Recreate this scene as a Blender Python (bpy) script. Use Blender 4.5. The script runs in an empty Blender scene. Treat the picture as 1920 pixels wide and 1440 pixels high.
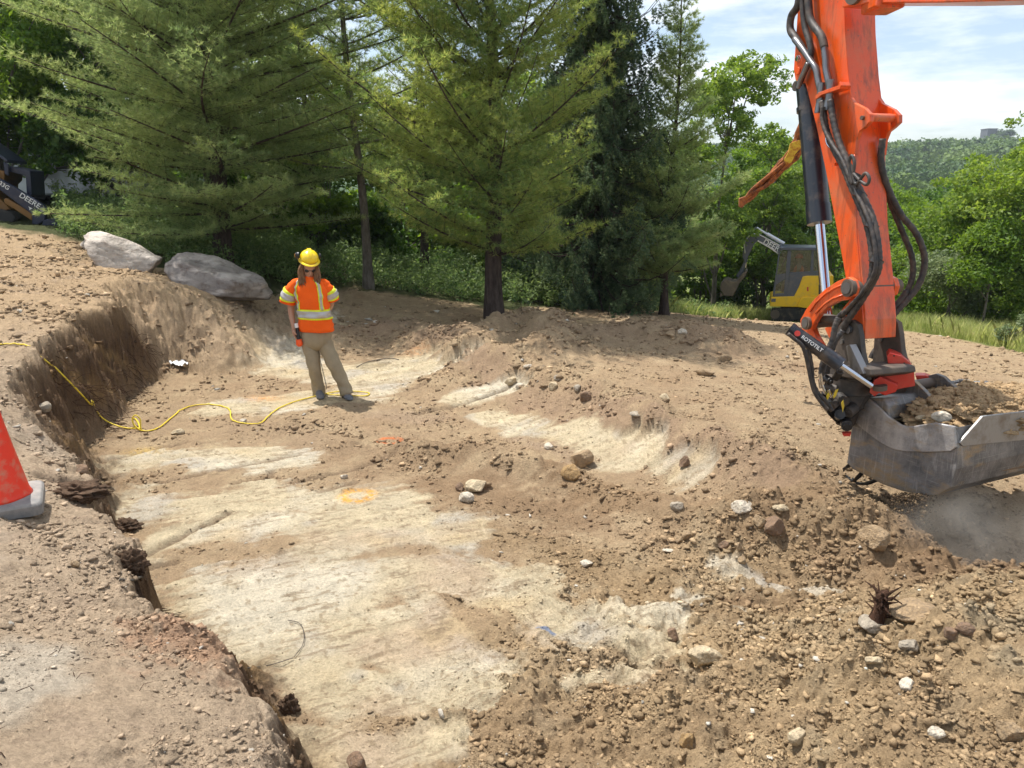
import bpy, bmesh, math, random
import numpy as np
from mathutils import Vector, Matrix
scene = bpy.context.scene
R = math.radians
# ------------------------------------------------------------------ camera
CAMZ = 2.5; FPX = 1442.0; TH = math.atan(370/1442)
cam_d = bpy.data.cameras.new("camera"); cam = bpy.data.objects.new("camera", cam_d)
scene.collection.objects.link(cam); scene.camera = cam
cam.location = (0, 0, CAMZ); cam.rotation_euler = (R(90)-TH, 0, 0)
cam_d.sensor_width = 36; cam_d.lens = FPX/1920*36; cam_d.clip_start = .05; cam_d.clip_end = 6000
# ------------------------------------------------------------------ sky, sun, exposure
SUN_EL = R(67); SUN_AZ = math.atan2(-.8, .6)
world = bpy.data.worlds.new("World"); scene.world = world; world.use_nodes = True
wt = world.node_tree; wn = wt.nodes; wl = wt.links; wn.clear()
wo = wn.new('ShaderNodeOutputWorld')
sky = wn.new('ShaderNodeTexSky'); sky.sky_type = 'NISHITA'; sky.sun_disc = False
sky.sun_elevation = SUN_EL; sky.sun_rotation = SUN_AZ; sky.air_density = 1.0; sky.dust_density = 1.2
bg = wn.new('ShaderNodeBackground'); bg.inputs[1].default_value = .13
wl.new(sky.outputs[0], bg.inputs[0])
bc = wn.new('ShaderNodeBackground'); bc.inputs[0].default_value = (.92, .97, 1, 1); bc.inputs[1].default_value = 1.0
tc = wn.new('ShaderNodeTexCoord'); mp = wn.new('ShaderNodeMapping'); mp.inputs['Scale'].default_value = (1.6, 1.6, 7.5)
mp.inputs['Location'].default_value = (.35, .2, .3)
nz = wn.new('ShaderNodeTexNoise'); nz.inputs['Scale'].default_value = 1.7; nz.inputs['Detail'].default_value = 9; nz.inputs['Roughness'].default_value = .6
cr = wn.new('ShaderNodeValToRGB'); cr.color_ramp.elements[0].position = .44; cr.color_ramp.elements[0].color = (.12, .12, .12, 1)
cr.color_ramp.elements[1].position = .58; cr.color_ramp.elements[1].color = (1, 1, 1, 1)
mx = wn.new('ShaderNodeMixShader')
wl.new(tc.outputs['Generated'], mp.inputs[0]); wl.new(mp.outputs[0], nz.inputs[0]); wl.new(nz.outputs[0], cr.inputs[0])
wl.new(cr.outputs[0], mx.inputs[0]); wl.new(bg.outputs[0], mx.inputs[1]); wl.new(bc.outputs[0], mx.inputs[2]); wl.new(mx.outputs[0], wo.inputs[0])
# cloud brightness varies with its thickness
nz2 = wn.new('ShaderNodeTexNoise'); nz2.inputs['Scale'].default_value = 3.1; nz2.inputs['Detail'].default_value = 6
wl.new(mp.outputs[0], nz2.inputs[0])
mr = wn.new('ShaderNodeMapRange'); mr.inputs[1].default_value = .35; mr.inputs[2].default_value = .65
mr.inputs[3].default_value = .84; mr.inputs[4].default_value = 1.02
wl.new(nz2.outputs[0], mr.inputs[0]); wl.new(mr.outputs[0], bc.inputs[1])
sun_d = bpy.data.lights.new("sun", 'SUN'); sun = bpy.data.objects.new("sun", sun_d); scene.collection.objects.link(sun)
sun_d.energy = 4.9; sun_d.angle = R(.5); sun_d.color = (1, .955, .88)
SV = Vector((math.cos(SUN_EL)*math.sin(SUN_AZ), math.cos(SUN_EL)*math.cos(SUN_AZ), math.sin(SUN_EL)))
sun.rotation_euler = (-SV).to_track_quat('-Z', 'Y').to_euler()
scene.view_settings.view_transform = 'Standard'; scene.view_settings.look = 'None'
scene.view_settings.exposure = 0.46; scene.view_settings.gamma = 1.0
scene.cycles.max_bounces = 6; scene.cycles.diffuse_bounces = 4; scene.cycles.transmission_bounces = 4
scene.cycles.glossy_bounces = 2; scene.cycles.volume_bounces = 0; scene.cycles.caustics_reflective = False; scene.cycles.caustics_refractive = False

# ------------------------------------------------------------------ helpers
col = scene.collection
CS, SN = math.cos(TH), math.sin(TH)
def ray(u, v):
    xc = (u-960)/FPX; yc = -(v-720)/FPX
    return (xc, CS+yc*SN, -SN+yc*CS)
def P(u, v, y):
    d = ray(u, v); t = y/d[1]
    return Vector((d[0]*t, y, CAMZ+d[2]*t))
def PZ(u, v, z):
    d = ray(u, v); t = (z-CAMZ)/d[2]
    return Vector((d[0]*t, d[1]*t, z))
def onplane(u, v, p0, n):
    d = Vector(ray(u, v)); c = Vector((0, 0, CAMZ)); t = (Vector(p0)-c).dot(n)/d.dot(n)
    return c+d*t

def tag(o, label=None, cat=None, group=None, kind=None):
    if label: o['label'] = label
    if cat: o['category'] = cat
    if group: o['group'] = group
    if kind: o['kind'] = kind
    return o
def empty(name, loc, rz=0, **k):
    o = bpy.data.objects.new(name, None); col.objects.link(o)
    o.location = loc; o.rotation_euler = (0, 0, rz); o.empty_display_size = .2
    tag(o, **k); return o
def mesh_np(name, V, F, mat, parent=None, smooth=False, colors=None, mats=None, midx=None):
    """V (n,3) array, F list of int arrays (m,k)"""
    me = bpy.data.meshes.new(name)
    V = np.asarray(V, dtype=np.float32)
    if not isinstance(F, (list, tuple)): F = [F]
    F = [np.asarray(f, dtype=np.int32) for f in F if len(f)]
    nl = sum(f.size for f in F); nf = sum(len(f) for f in F)
    me.vertices.add(len(V)); me.vertices.foreach_set('co', V.ravel())
    me.loops.add(nl); me.loops.foreach_set('vertex_index', np.concatenate([f.ravel() for f in F]))
    me.polygons.add(nf)
    tot = np.concatenate([np.full(len(f), f.shape[1], np.int32) for f in F])
    st = np.zeros(nf, np.int32); st[1:] = np.cumsum(tot)[:-1]
    me.polygons.foreach_set('loop_start', st)
    if smooth: me.polygons.foreach_set('use_smooth', np.ones(nf, bool))
    if midx is not None: me.polygons.foreach_set('material_index', np.asarray(midx, np.int32))
    me.update(calc_edges=True)
    if colors is not None:
        c = np.ones((len(V), 4), np.float32); c[:, :3] = colors
        a = me.color_attributes.new('col', 'FLOAT_COLOR', 'POINT'); a.data.foreach_set('color', c.ravel())
    for m in (mats or [mat]): me.materials.append(m)
    o = bpy.data.objects.new(name, me); col.objects.link(o)
    if parent: o.parent = parent
    return o
class MB:
    """small mesh builder in world or local coordinates"""
    def __init__(s): s.v = []; s.f = []; s.sm = []
    def add(s, vs, fs, smooth=False):
        b = len(s.v); s.v += [tuple(p) for p in vs]; s.f += [tuple(i+b for i in f) for f in fs]; s.sm += [smooth]*len(fs); return s
    def box(s, c, size, M=None):
        c = Vector(c); x, y, z = [k/2 for k in size]
        vs = [Vector((i*x, j*y, k*z)) for i in (-1, 1) for j in (-1, 1) for k in (-1, 1)]
        if M is not None: vs = [M @ p for p in vs]
        return s.add([p+c for p in vs], [(0, 1, 3, 2), (4, 6, 7, 5), (0, 4, 5, 1), (2, 3, 7, 6), (0, 2, 6, 4), (1, 5, 7, 3)])
    def cyl(s, a, b, r0, r1=None, n=16, cap=True):
        a = Vector(a); b = Vector(b); r1 = r0 if r1 is None else r1
        d = (b-a).normalized(); t = Vector((0, 0, 1)) if abs(d.z) < .9 else Vector((1, 0, 0))
        e1 = d.cross(t).normalized(); e2 = d.cross(e1)
        vs = []
        for p, r in ((a, r0), (b, r1)):
            for i in range(n):
                g = 2*math.pi*i/n; vs.append(p+e1*(r*math.cos(g))+e2*(r*math.sin(g)))
        s.add(vs, [(i, (i+1) % n, n+(i+1) % n, n+i) for i in range(n)], True)
        if cap:
            s.add(vs[:n], [tuple(range(n))[::-1]]); s.add(vs[n:], [tuple(range(n))])
        return s
    def tube(s, pts, r, n=10, cap=True, flat=1.0):
        pts = [Vector(p) for p in pts]; m = len(pts)
        rr = r if isinstance(r, (list, tuple)) else [r]*m
        vs = []; e1 = None
        for i in range(m):
            d = (pts[min(i+1, m-1)]-pts[max(i-1, 0)])
            d = d.normalized() if d.length > 1e-9 else Vector((0, 0, 1))
            if e1 is None:
                t = Vector((0, 0, 1)) if abs(d.z) < .9 else Vector((1, 0, 0)); e1 = d.cross(t).normalized()
            else:
                e1 = (e1-d*e1.dot(d)); e1 = e1.normalized() if e1.length > 1e-6 else d.cross(Vector((1, 0, 0))).normalized()
            e2 = d.cross(e1)
            for k in range(n):
                g = 2*math.pi*k/n; vs.append(pts[i]+e1*(rr[i]*math.cos(g))+e2*(rr[i]*flat*math.sin(g)))
        fs = [(i*n+k, i*n+(k+1) % n, (i+1)*n+(k+1) % n, (i+1)*n+k) for i in range(m-1) for k in range(n)]
        if cap: fs += [tuple(range(n))[::-1], tuple((m-1)*n+k for k in range(n))]
        return s.add(vs, fs, True)
    def prism(s, poly, ext):
        """planar polygon (3-D points) extruded by vector ext"""
        ext = Vector(ext); a = [Vector(p) for p in poly]; b = [p+ext for p in a]; n = len(a)
        fs = [tuple(range(n)), tuple(range(2*n-1, n-1, -1))]+[(i, n+i, n+(i+1) % n, (i+1) % n) for i in range(n)]
        return s.add(a+b, fs)
    def rings(s, rings, cap=True, smooth=True):
        m = len(rings); n = len(rings[0]); vs = [p for r_ in rings for p in r_]
        fs = [(i*n+k, i*n+(k+1) % n, (i+1)*n+(k+1) % n, (i+1)*n+k) for i in range(m-1) for k in range(n)]
        if cap: fs += [tuple(range(n))[::-1], tuple((m-1)*n+k for k in range(n))]
        return s.add(vs, fs, smooth)
    def build(s, name, mat, parent=None, bevel=0, seg=2, sub=0, **k):
        me = bpy.data.meshes.new(name); me.from_pydata(s.v, [], s.f); me.materials.append(mat)
        me.polygons.foreach_set('use_smooth', s.sm)
        bm = bmesh.new(); bm.from_mesh(me); bmesh.ops.recalc_face_normals(bm, faces=bm.faces)
        if bevel: bmesh.ops.remove_doubles(bm, verts=bm.verts, dist=1e-5)
        bm.to_mesh(me); bm.free()
        o = bpy.data.objects.new(name, me); col.objects.link(o)
        if parent:
            o.parent = parent
            if not k.pop('local', False):
                o.matrix_parent_inverse = Matrix.LocRotScale(parent.location, parent.rotation_euler, parent.scale).inverted()
        if bevel:
            b = o.modifiers.new('bevel', 'BEVEL'); b.width = bevel; b.segments = seg; b.limit_method = 'ANGLE'; b.angle_limit = R(35)
            b.harden_normals = False
        if sub:
            b = o.modifiers.new('sub', 'SUBSURF'); b.levels = sub; b.render_levels = sub
        tag(o, **k)
        return o
def smooth_path(pts, n=8):
    pts = [Vector(p) for p in pts]; out = []
    q = [pts[0]*2-pts[1]]+pts+[pts[-1]*2-pts[-2]]
    for i in range(1, len(q)-2):
        p0, p1, p2, p3 = q[i-1:i+3]
        for k in range(n):
            t = k/n
            out.append(.5*((2*p1)+(p2-p0)*t+(2*p0-5*p1+4*p2-p3)*t*t+(-p0+3*p1-3*p2+p3)*t**3))
    out.append(pts[-1]); return out

# ------------------------------------------------------------------ numpy noise
_rs = np.random.RandomState(7); _pt = _rs.permutation(256).astype(np.int64); _pt = np.concatenate([_pt, _pt])
_ga = _rs.rand(256)*2*np.pi; _gx = np.cos(_ga); _gy = np.sin(_ga); _h1 = _rs.rand(256); _h2 = _rs.rand(256); _h3 = _rs.rand(256)
def _hs(ix, iy, s): return _pt[(_pt[(ix+s*17) & 255]+iy+s*31) & 255]
def pn(x, y, s=0):
    ix = np.floor(x).astype(np.int64); iy = np.floor(y).astype(np.int64); fx = x-ix; fy = y-iy
    ux = fx*fx*fx*(fx*(fx*6-15)+10); uy = fy*fy*fy*(fy*(fy*6-15)+10)
    def g(a, b):
        h = _hs(ix+a, iy+b, s); return _gx[h]*(fx-a)+_gy[h]*(fy-b)
    return ((g(0, 0)*(1-ux)+g(1, 0)*ux)*(1-uy)+(g(0, 1)*(1-ux)+g(1, 1)*ux)*uy)*1.5
def fbm(x, y, o=4, s=0, g=.5):
    r = 0; a = 1; t = 0
    for i in range(o):
        r = r+a*pn(x*2**i, y*2**i, s+i*3); t += a; a *= g
    return r/t
def clod(x, y, s=0, dens=1.0):
    """bumps like half-buried lumps: 0..1"""
    ix = np.floor(x).astype(np.int64); iy = np.floor(y).astype(np.int64); best = np.zeros_like(x)
    for a in (-1, 0, 1):
        for b in (-1, 0, 1):
            h = _hs(ix+a, iy+b, s); cx = ix+a+_h1[h]; cy = iy+b+_h2[h]; rr = .25+.6*_h3[(h*7+s) & 255]**2
            d2 = ((x-cx)**2+(y-cy)**2)/(rr*rr)
            best = np.maximum(best, (1-np.clip(d2, 0, 1))**.8*rr*(_h3[(h*3+1) & 255] < dens))
    return best
def sstep(a, b, x):
    t = np.clip((x-a)/(b-a), 0, 1); return t*t*(3-2*t)
def rnd(s): return np.random.RandomState(s)
# ------------------------------------------------------------------ materials
def nt(name):
    m = bpy.data.materials.new(name); m.use_nodes = True; t = m.node_tree; t.nodes.clear()
    o = t.nodes.new('ShaderNodeOutputMaterial'); return m, t, t.nodes, t.links, o
def noise_fac(t, scale, detail=4, rough=.55, coord='Object', lo=.35, hi=.65, stretch=None):
    tc = t.nodes.new('ShaderNodeTexCoord'); n = t.nodes.new('ShaderNodeTexNoise')
    n.inputs['Scale'].default_value = scale; n.inputs['Detail'].default_value = detail; n.inputs['Roughness'].default_value = rough
    src = tc.outputs[coord]
    if stretch:
        mpp = t.nodes.new('ShaderNodeMapping'); mpp.inputs['Scale'].default_value = stretch; t.links.new(src, mpp.inputs[0]); src = mpp.outputs[0]
    t.links.new(src, n.inputs['Vector'])
    m = t.nodes.new('ShaderNodeMapRange'); m.inputs[1].default_value = lo; m.inputs[2].default_value = hi
    t.links.new(n.outputs[0], m.inputs[0]); return m.outputs[0]
def mixc(t, f, a, b, mode='MIX'):
    m = t.nodes.new('ShaderNodeMix'); m.data_type = 'RGBA'; m.blend_type = mode
    if isinstance(f, float): m.inputs[0].default_value = f
    else: t.links.new(f, m.inputs[0])
    for s, c in ((6, a), (7, b)):
        if isinstance(c, tuple): m.inputs[s].default_value = (*c, 1)
        else: t.links.new(c, m.inputs[s])
    return m.outputs[2]
def bump(t, h, strength=.3, dist=.01, normal=None):
    b = t.nodes.new('ShaderNodeBump'); b.inputs['Strength'].default_value = strength; b.inputs['Distance'].default_value = dist
    t.links.new(h, b.inputs['Height'])
    if normal: t.links.new(normal, b.inputs['Normal'])
    return b.outputs[0]
def paint(name, c, rough=.4, metal=0, dirt=(.30, .22, .15), damt=.35, c2=None, dscale=6, bmp=.05, spec=.5, coat=0, worn=None, dlo=.5, dhi=.72, streak=0):
    m, t, N, L, o = nt(name); b = N.new('ShaderNodeBsdfPrincipled')
    base = c
    if c2: base = mixc(t, noise_fac(t, 3, 5), c, c2)
    f = noise_fac(t, dscale, 7, .65, lo=dlo, hi=dhi)
    mm = N.new('ShaderNodeMath'); mm.operation = 'MULTIPLY'; mm.inputs[1].default_value = damt; L.new(f, mm.inputs[0])
    cc = mixc(t, mm.outputs[0], base, dirt)
    if streak:
        fs = noise_fac(t, 14, 5, .7, lo=.50, hi=.72, stretch=(1, 1, .12)); ms = N.new('ShaderNodeMath'); ms.operation = 'MULTIPLY'; ms.inputs[1].default_value = streak; L.new(fs, ms.inputs[0]); cc = mixc(t, ms.outputs[0], cc, (.16, .05, .025))
        fc = noise_fac(t, 48, 3, .6, lo=.68, hi=.70); cc = mixc(t, fc, cc, (.20, .10, .07))
    if worn:
        f2 = noise_fac(t, 38, 6, .7, lo=.6, hi=.68); cc = mixc(t, f2, cc, worn)
    L.new(cc, b.inputs['Base Color']); b.inputs['Metallic'].default_value = metal; b.inputs['Specular IOR Level'].default_value = spec
    r = N.new('ShaderNodeMapRange'); r.inputs[3].default_value = rough; r.inputs[4].default_value = min(1, rough+.35); L.new(mm.outputs[0], r.inputs[0])
    L.new(r.outputs[0], b.inputs['Roughness'])
    if coat: b.inputs['Coat Weight'].default_value = coat; b.inputs['Coat Roughness'].default_value = .15
    if bmp: L.new(bump(t, noise_fac(t, 60, 4), bmp, .004), b.inputs['Normal'])
    L.new(b.outputs[0], o.inputs[0]); return m
def leafmat(name, c1, c2, c3=None, trans=.45, scale=.8, rough=.6, spec=.3, fine=9):
    m, t, N, L, o = nt(name)
    cc = mixc(t, noise_fac(t, scale, 3, lo=.36, hi=.64), c1, c2)
    if c3: cc = mixc(t, noise_fac(t, fine, 2, lo=.45, hi=.75), cc, c3)
    b = N.new('ShaderNodeBsdfPrincipled'); L.new(cc, b.inputs['Base Color']); b.inputs['Roughness'].default_value = rough; b.inputs['Specular IOR Level'].default_value = spec
    tr = N.new('ShaderNodeBsdfTranslucent'); L.new(mixc(t, .55, cc, (.32, .42, .02), 'MIX'), tr.inputs[0]) if False else L.new(cc, tr.inputs[0])
    hs = N.new('ShaderNodeHueSaturation'); hs.inputs['Value'].default_value = 1.7; hs.inputs['Saturation'].default_value = 1.12; hs.inputs['Hue'].default_value = .488
    L.new(cc, hs.inputs['Color']); L.new(hs.outputs[0], tr.inputs[0])
    mx = N.new('ShaderNodeMixShader'); mx.inputs[0].default_value = trans; L.new(b.outputs[0], mx.inputs[1]); L.new(tr.outputs[0], mx.inputs[2])
    L.new(mx.outputs[0], o.inputs[0]); return m
def bark(name, c1, c2, scale=14):
    m, t, N, L, o = nt(name); b = N.new('ShaderNodeBsdfPrincipled'); b.inputs['Roughness'].default_value = .95; b.inputs['Specular IOR Level'].default_value = .15
    f = noise_fac(t, scale, 6, .7, stretch=(1, 1, .25), lo=.35, hi=.65)
    L.new(mixc(t, f, c1, c2), b.inputs['Base Color']); L.new(bump(t, f, .9, .03), b.inputs['Normal']); L.new(b.outputs[0], o.inputs[0]); return m
def soilmat(name, bs=1.0):
    m, t, N, L, o = nt(name); b = N.new('ShaderNodeBsdfPrincipled'); b.inputs['Roughness'].default_value = .95; b.inputs['Specular IOR Level'].default_value = .12
    a = N.new('ShaderNodeVertexColor'); a.layer_name = 'col'
    f1 = noise_fac(t, 55, 5, .7, lo=.3, hi=.7); f2 = noise_fac(t, 9, 6, .65, lo=.3, hi=.7); f3 = noise_fac(t, 240, 3, .7, lo=.25, hi=.75)
    def dm(f, lo, hi):
        r = N.new('ShaderNodeMapRange'); r.inputs[3].default_value = lo; r.inputs[4].default_value = hi; L.new(f, r.inputs[0]); return r.outputs[0]
    k = N.new('ShaderNodeMath'); k.operation = 'MULTIPLY'; L.new(dm(f1, .76, 1.18), k.inputs[0]); L.new(dm(f2, .86, 1.12), k.inputs[1])
    k2 = N.new('ShaderNodeMath'); k2.operation = 'MULTIPLY'; L.new(k.outputs[0], k2.inputs[0]); L.new(dm(f3, .88, 1.12), k2.inputs[1])
    v = N.new('ShaderNodeVectorMath'); v.operation = 'SCALE'; L.new(a.outputs[0], v.inputs[0]); L.new(k2.outputs[0], v.inputs['Scale'])
    L.new(v.outputs[0], b.inputs['Base Color'])
    nb = bump(t, f1, .8*bs, .018); nb = bump(t, f3, .7*bs, .006, nb); L.new(nb, b.inputs['Normal']); L.new(b.outputs[0], o.inputs[0]); return m
def rockmat(name, c1, c2, c3, scale=5, vein=None):
    m, t, N, L, o = nt(name); b = N.new('ShaderNodeBsdfPrincipled'); b.inputs['Roughness'].default_value = .85; b.inputs['Specular IOR Level'].default_value = .25
    f = noise_fac(t, scale, 8, .65, lo=.35, hi=.65); g = noise_fac(t, scale*3.3, 5, .6, lo=.5, hi=.7)
    c = mixc(t, g, mixc(t, f, c1, c2), c3)
    if vein: c = mixc(t, noise_fac(t, scale*.8, 5, .6, lo=.5, hi=.68, stretch=vein), c, tuple(min(.75, k*1.5) for k in c2))
    L.new(c, b.inputs['Base Color']); L.new(bump(t, f, .6, .05, bump(t, g, .5, .01)), b.inputs['Normal']); L.new(b.outputs[0], o.inputs[0]); return m
M = {}
M['soil'] = soilmat('soil'); M['clod'] = soilmat('clod', .7)
M['orange'] = paint('orange_paint', (.80, .10, .006), .36, streak=.75, dirt=(.45, .24, .13), damt=.62, c2=(.74, .085, .008), coat=.35, dscale=4, dlo=.45, dhi=.8)
M['black_paint'] = paint('black_paint', (.012, .016, .026), .3, damt=.35, coat=.3)
M['grime'] = paint('greasy_black_steel', (.03, .028, .027), .5, dirt=(.16, .12, .09), damt=.7, dlo=.38, dhi=.66, bmp=.2)
M['chrome'] = paint('chrome', (.62, .65, .72), .08, 1, damt=.05, bmp=0)
M['pipe'] = paint('pipe_steel', (.20, .205, .22), .3, .7, damt=.3)
M['hose'] = paint('rubber_hose', (.022, .022, .025), .5, dirt=(.18, .14, .11), damt=.6, dscale=18, dlo=.4, dhi=.7)
M['bucketsteel'] = None
M['red'] = paint('red_paint', (.55, .035, .02), .38, dirt=(.35, .15, .1), damt=.45)
M['yellow'] = paint('yellow_paint', (.86, .52, .012), .38, damt=.35)
M['yellow_bit'] = paint('yellow_plastic', (.7, .5, .02), .5)
M['cabgrey'] = paint('dark_grey_paint', (.07, .085, .12), .35, damt=.3)
M['rust'] = paint('rust', (.20, .062, .022), .85, dirt=(.44, .15, .045), damt=.8, c2=(.08, .03, .018), dscale=22, dlo=.42, dhi=.6, bmp=.6)
M['rustyellow'] = paint('rusty_yellow', (.6, .42, .03), .7, dirt=(.35, .09, .02), damt=.9, dscale=14, dlo=.45, dhi=.6)
M['tyre'] = paint('track_rubber', (.035, .033, .032), .8, dirt=(.22, .17, .12), damt=.7)
M['brown_steel'] = paint('muddy_steel', (.13, .10, .08), .6, .3, dirt=(.3, .22, .15), damt=.7)
M['bluesteel'] = paint('blue_black_paint', (.010, .016, .045), .35, damt=.15)
M['darkorange'] = paint('shaded_orange_paint', (.2, .09, .012), .45, damt=.3)  # loader's orange, darkened so the colour carries the shade it stands in
M['white'] = paint('white_lettering', (.75, .75, .75), .5, damt=.15, bmp=0)
M['silver'] = paint('silver_car_paint', (.55, .57, .62), .25, .4, damt=.1, bmp=0)
M['cone'] = paint('cone_orange', (.86, .045, .012), .45, dirt=(.50, .26, .17), damt=.75, dscale=14, c2=(.75, .03, .01))
M['conebase'] = paint('cone_base_rubber', (.10, .11, .12), .75, dirt=(.42, .38, .34), damt=.8, dlo=.3, dhi=.7)
M['cordy'] = paint('yellow_cord', (.74, .56, .03), .5, damt=.3, bmp=0)
M['skin'] = paint('skin', (.42, .22, .14), .5, dirt=(.4, .2, .14), damt=.3, bmp=0)
M['hair'] = paint('brown_hair', (.11, .05, .022), .55, dirt=(.24, .12, .05), damt=.9, dscale=30, dlo=.35, dhi=.6)
M['shirt'] = paint('orange_fabric', (.93, .13, .01), .8, dirt=(.7, .09, .01), damt=.6, dscale=5, bmp=.2, spec=.2, dlo=.4, dhi=.7)
M['lime'] = paint('lime_tape', (.72, .78, .03), .7, damt=.1)
M['tape'] = paint('silver_tape', (.46, .44, .43), .45, .2, damt=.2)
M['trouser'] = paint('khaki_fabric', (.34, .285, .195), .9, dirt=(.26, .215, .145), damt=.7, dscale=7, bmp=.3, spec=.1, dlo=.35, dhi=.65)
M['hat'] = paint('yellow_hard_hat', (.86, .60, .01), .3, damt=.12, coat=.3)
M['shoe'] = paint('grey_shoe', (.10, .11, .125), .7, damt=.5)
M['dark'] = paint('dark_plastic', (.012, .012, .014), .35, damt=.1, bmp=0)
M['handtool'] = paint('orange_plastic', (.9, .10, .01), .4, damt=.1, bmp=0)
M['concrete'] = paint('grey_stone_wall', (.10, .11, .13), .8, damt=.3)
def glassmat():
    m, t, N, L, o = nt('cab_glass'); g = N.new('ShaderNodeBsdfGlossy'); g.inputs['Roughness'].default_value = .03; g.inputs[0].default_value = (.8, .85, .9, 1)
    tr = N.new('ShaderNodeBsdfTransparent'); tr.inputs[0].default_value = (.62, .72, .70, 1)
    mx = N.new('ShaderNodeMixShader'); mx.inputs[0].default_value = .06; L.new(tr.outputs[0], mx.inputs[1]); L.new(g.outputs[0], mx.inputs[2]); L.new(mx.outputs[0], o.inputs[0]); return m
M['glass'] = glassmat()
def bucketmat(name='worn_bucket_steel', k=1.0):
    m, t, N, L, o = nt(name); b = N.new('ShaderNodeBsdfPrincipled')
    c = mixc(t, noise_fac(t, 3.5, 6, .65, lo=.38, hi=.62), (.10*k, .10*k, .105*k), (.25*k, .24*k, .235*k))
    c = mixc(t, noise_fac(t, 2.2, 7, .7, lo=.52, hi=.66, stretch=(1, 1, 3)), c, (.33, .24, .14))
    for q, rot in enumerate(((.3, .5, .9), (1.1, -.6, .2), (.1, 1.2, -.7), (2.0, .3, 1.6), (.8, .9, -.3))):   # scratches of several directions
        tc = N.new('ShaderNodeTexCoord'); mpp = N.new('ShaderNodeMapping'); mpp.inputs['Rotation'].default_value = rot; mpp.inputs['Scale'].default_value = ((2, 75, 2.5), (60, 2.5, 2), (2, 3, 80), (3, 60, 2), (45, 2, 3))[q]
        nn = N.new('ShaderNodeTexNoise'); nn.inputs['Scale'].default_value = 1.3; nn.inputs['Detail'].default_value = 2
        nn.inputs['Distortion'].default_value = .35; L.new(tc.outputs['Object'], mpp.inputs[0]); L.new(mpp.outputs[0], nn.inputs[0])
        r = N.new('ShaderNodeMapRange'); r.inputs[1].default_value = .63; r.inputs[2].default_value = .72; r.inputs[4].default_value = .26; L.new(nn.outputs[0], r.inputs[0])
        c = mixc(t, r.outputs[0], c, (.50, .48, .46))
    L.new(c, b.inputs['Base Color']); b.inputs['Metallic'].default_value = .45; b.inputs['Roughness'].default_value = .48
    L.new(bump(t, noise_fac(t, 25, 6, .7), .25, .01), b.inputs['Normal']); L.new(b.outputs[0], o.inputs[0]); return m
M['bucketsteel'] = bucketmat(); M['bucketdark'] = bucketmat('dark_bucket_steel', 1.05); M['bucketlight'] = bucketmat('scuffed_bucket_steel', 1.9); M['polished'] = paint('polished_edge_steel', (.30, .295, .29), .45, .5, dirt=(.22, .16, .10), damt=.85, bmp=.1); M['ochre'] = paint('soil_stained_steel', (.24, .14, .06), .75, .1, dirt=(.14, .12, .10), damt=.8, dlo=.35, dhi=.65, dscale=8, bmp=.4); M['brightsteel'] = bucketmat('bright_worn_steel', 1.9)
# ------------------------------------------------------------------ terrain
# surface A = the undisturbed bank, surface B = the dug floor and the plain; both are smooth sheets through known spot heights
FAR = [(-14, 26, 2.2), (-7, 23, 1.0), (-1, 24, -.3), (5, 26, -1.7), (10.2, 25.6, -1.9), (20, 26, -2.2), (0, 50, -4), (20, 50, -5), (-30, 40, 2.5), (45, 45, -4.5), (-20, 60, 1), (40, 12, -1), (12, 3, .3), (-30, 10, 2.2)]
def ctrl(px, wpts):
    out = [tuple(PZ(*p)) for p in px]+list(wpts)
    return np.array(out, float)
B_PX = [(700,1440,0),(1000,1440,.05),(560,1100,0),(400,950,0),(200,860,0),(300,780,.02),(260,700,.05),(450,700,0),(640,745,0),(600,650,.06),(800,740,0),
 (900,900,.03),(700,900,0),(900,1100,0),(1100,1200,-.02),(1200,1290,-.02),(1250,905,0),(1000,790,0),(1150,862,0),(1450,1110,-.1),(1560,1125,-.1),(1350,1050,-.03),
 (1000,700,.15),(1110,760,.2),(1320,850,.22),(1500,930,.12),(1300,720,.2),(1500,750,.12),(1700,700,-.05),(1900,665,-.4),(1500,640,-.15),(1200,640,.15),
 (930,600,.08),(700,575,.3),(1150,590,-.1),(1600,612,-.8),(1920,640,-.9),(1450,606,-1.2),(1250,1200,0),(1350,1250,.06),(1500,1210,.15),(1650,1170,.43),(1800,1130,.52),
 (1920,1110,.5),(1400,1440,.24),(1700,1440,.48),(1900,1440,.6),(1600,1300,.42),(1850,1250,.60),(1810,1060,-.15),(1900,1000,-.14),(1730,1040,-.12),(1640,1010,.06),(1900,900,0),(1900,800,.05),
 (500,620,.12),(380,640,.2),(1200,1440,.1)]
A_PX = [(0,1440,.85),(300,1440,.7),(600,1440,.45),(0,1200,.8),(440,1190,.5),(300,1110,.5),(0,1000,.72),(100,950,.62),(200,915,.5),(262,1040,.55),(165,870,.5),(0,820,.8),
 (60,760,.85),(0,700,1.),(60,652,1.02),(0,640,1.05),(130,632,1.05),(235,560,1.1),(0,550,1.25),(0,480,1.45),(0,412,1.82),(130,452,1.5),(160,480,1.32),(300,520,1.12),(400,560,.85),
 (480,575,.62),(340,555,1.),(560,560,.4),(430,487,1.0),(690,545,.4)]
A_W = [(0,0,.86),(1.5,0,.8),(-3,0,.95),(-6,2,1.05),(3,-3,.85)]
def tps_fit(C):
    n = len(C); X = C[:, :2]/10; d = np.hypot(X[:, None, 0]-X[None, :, 0], X[:, None, 1]-X[None, :, 1])
    K = np.where(d > 0, d*d*np.log(d+1e-12), 0)+np.eye(n)*2e-4
    Pm = np.c_[np.ones(n), X]; Am = np.block([[K, Pm], [Pm.T, np.zeros((3, 3))]])
    return X, np.linalg.solve(Am, np.r_[C[:, 2], 0, 0, 0])
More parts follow.
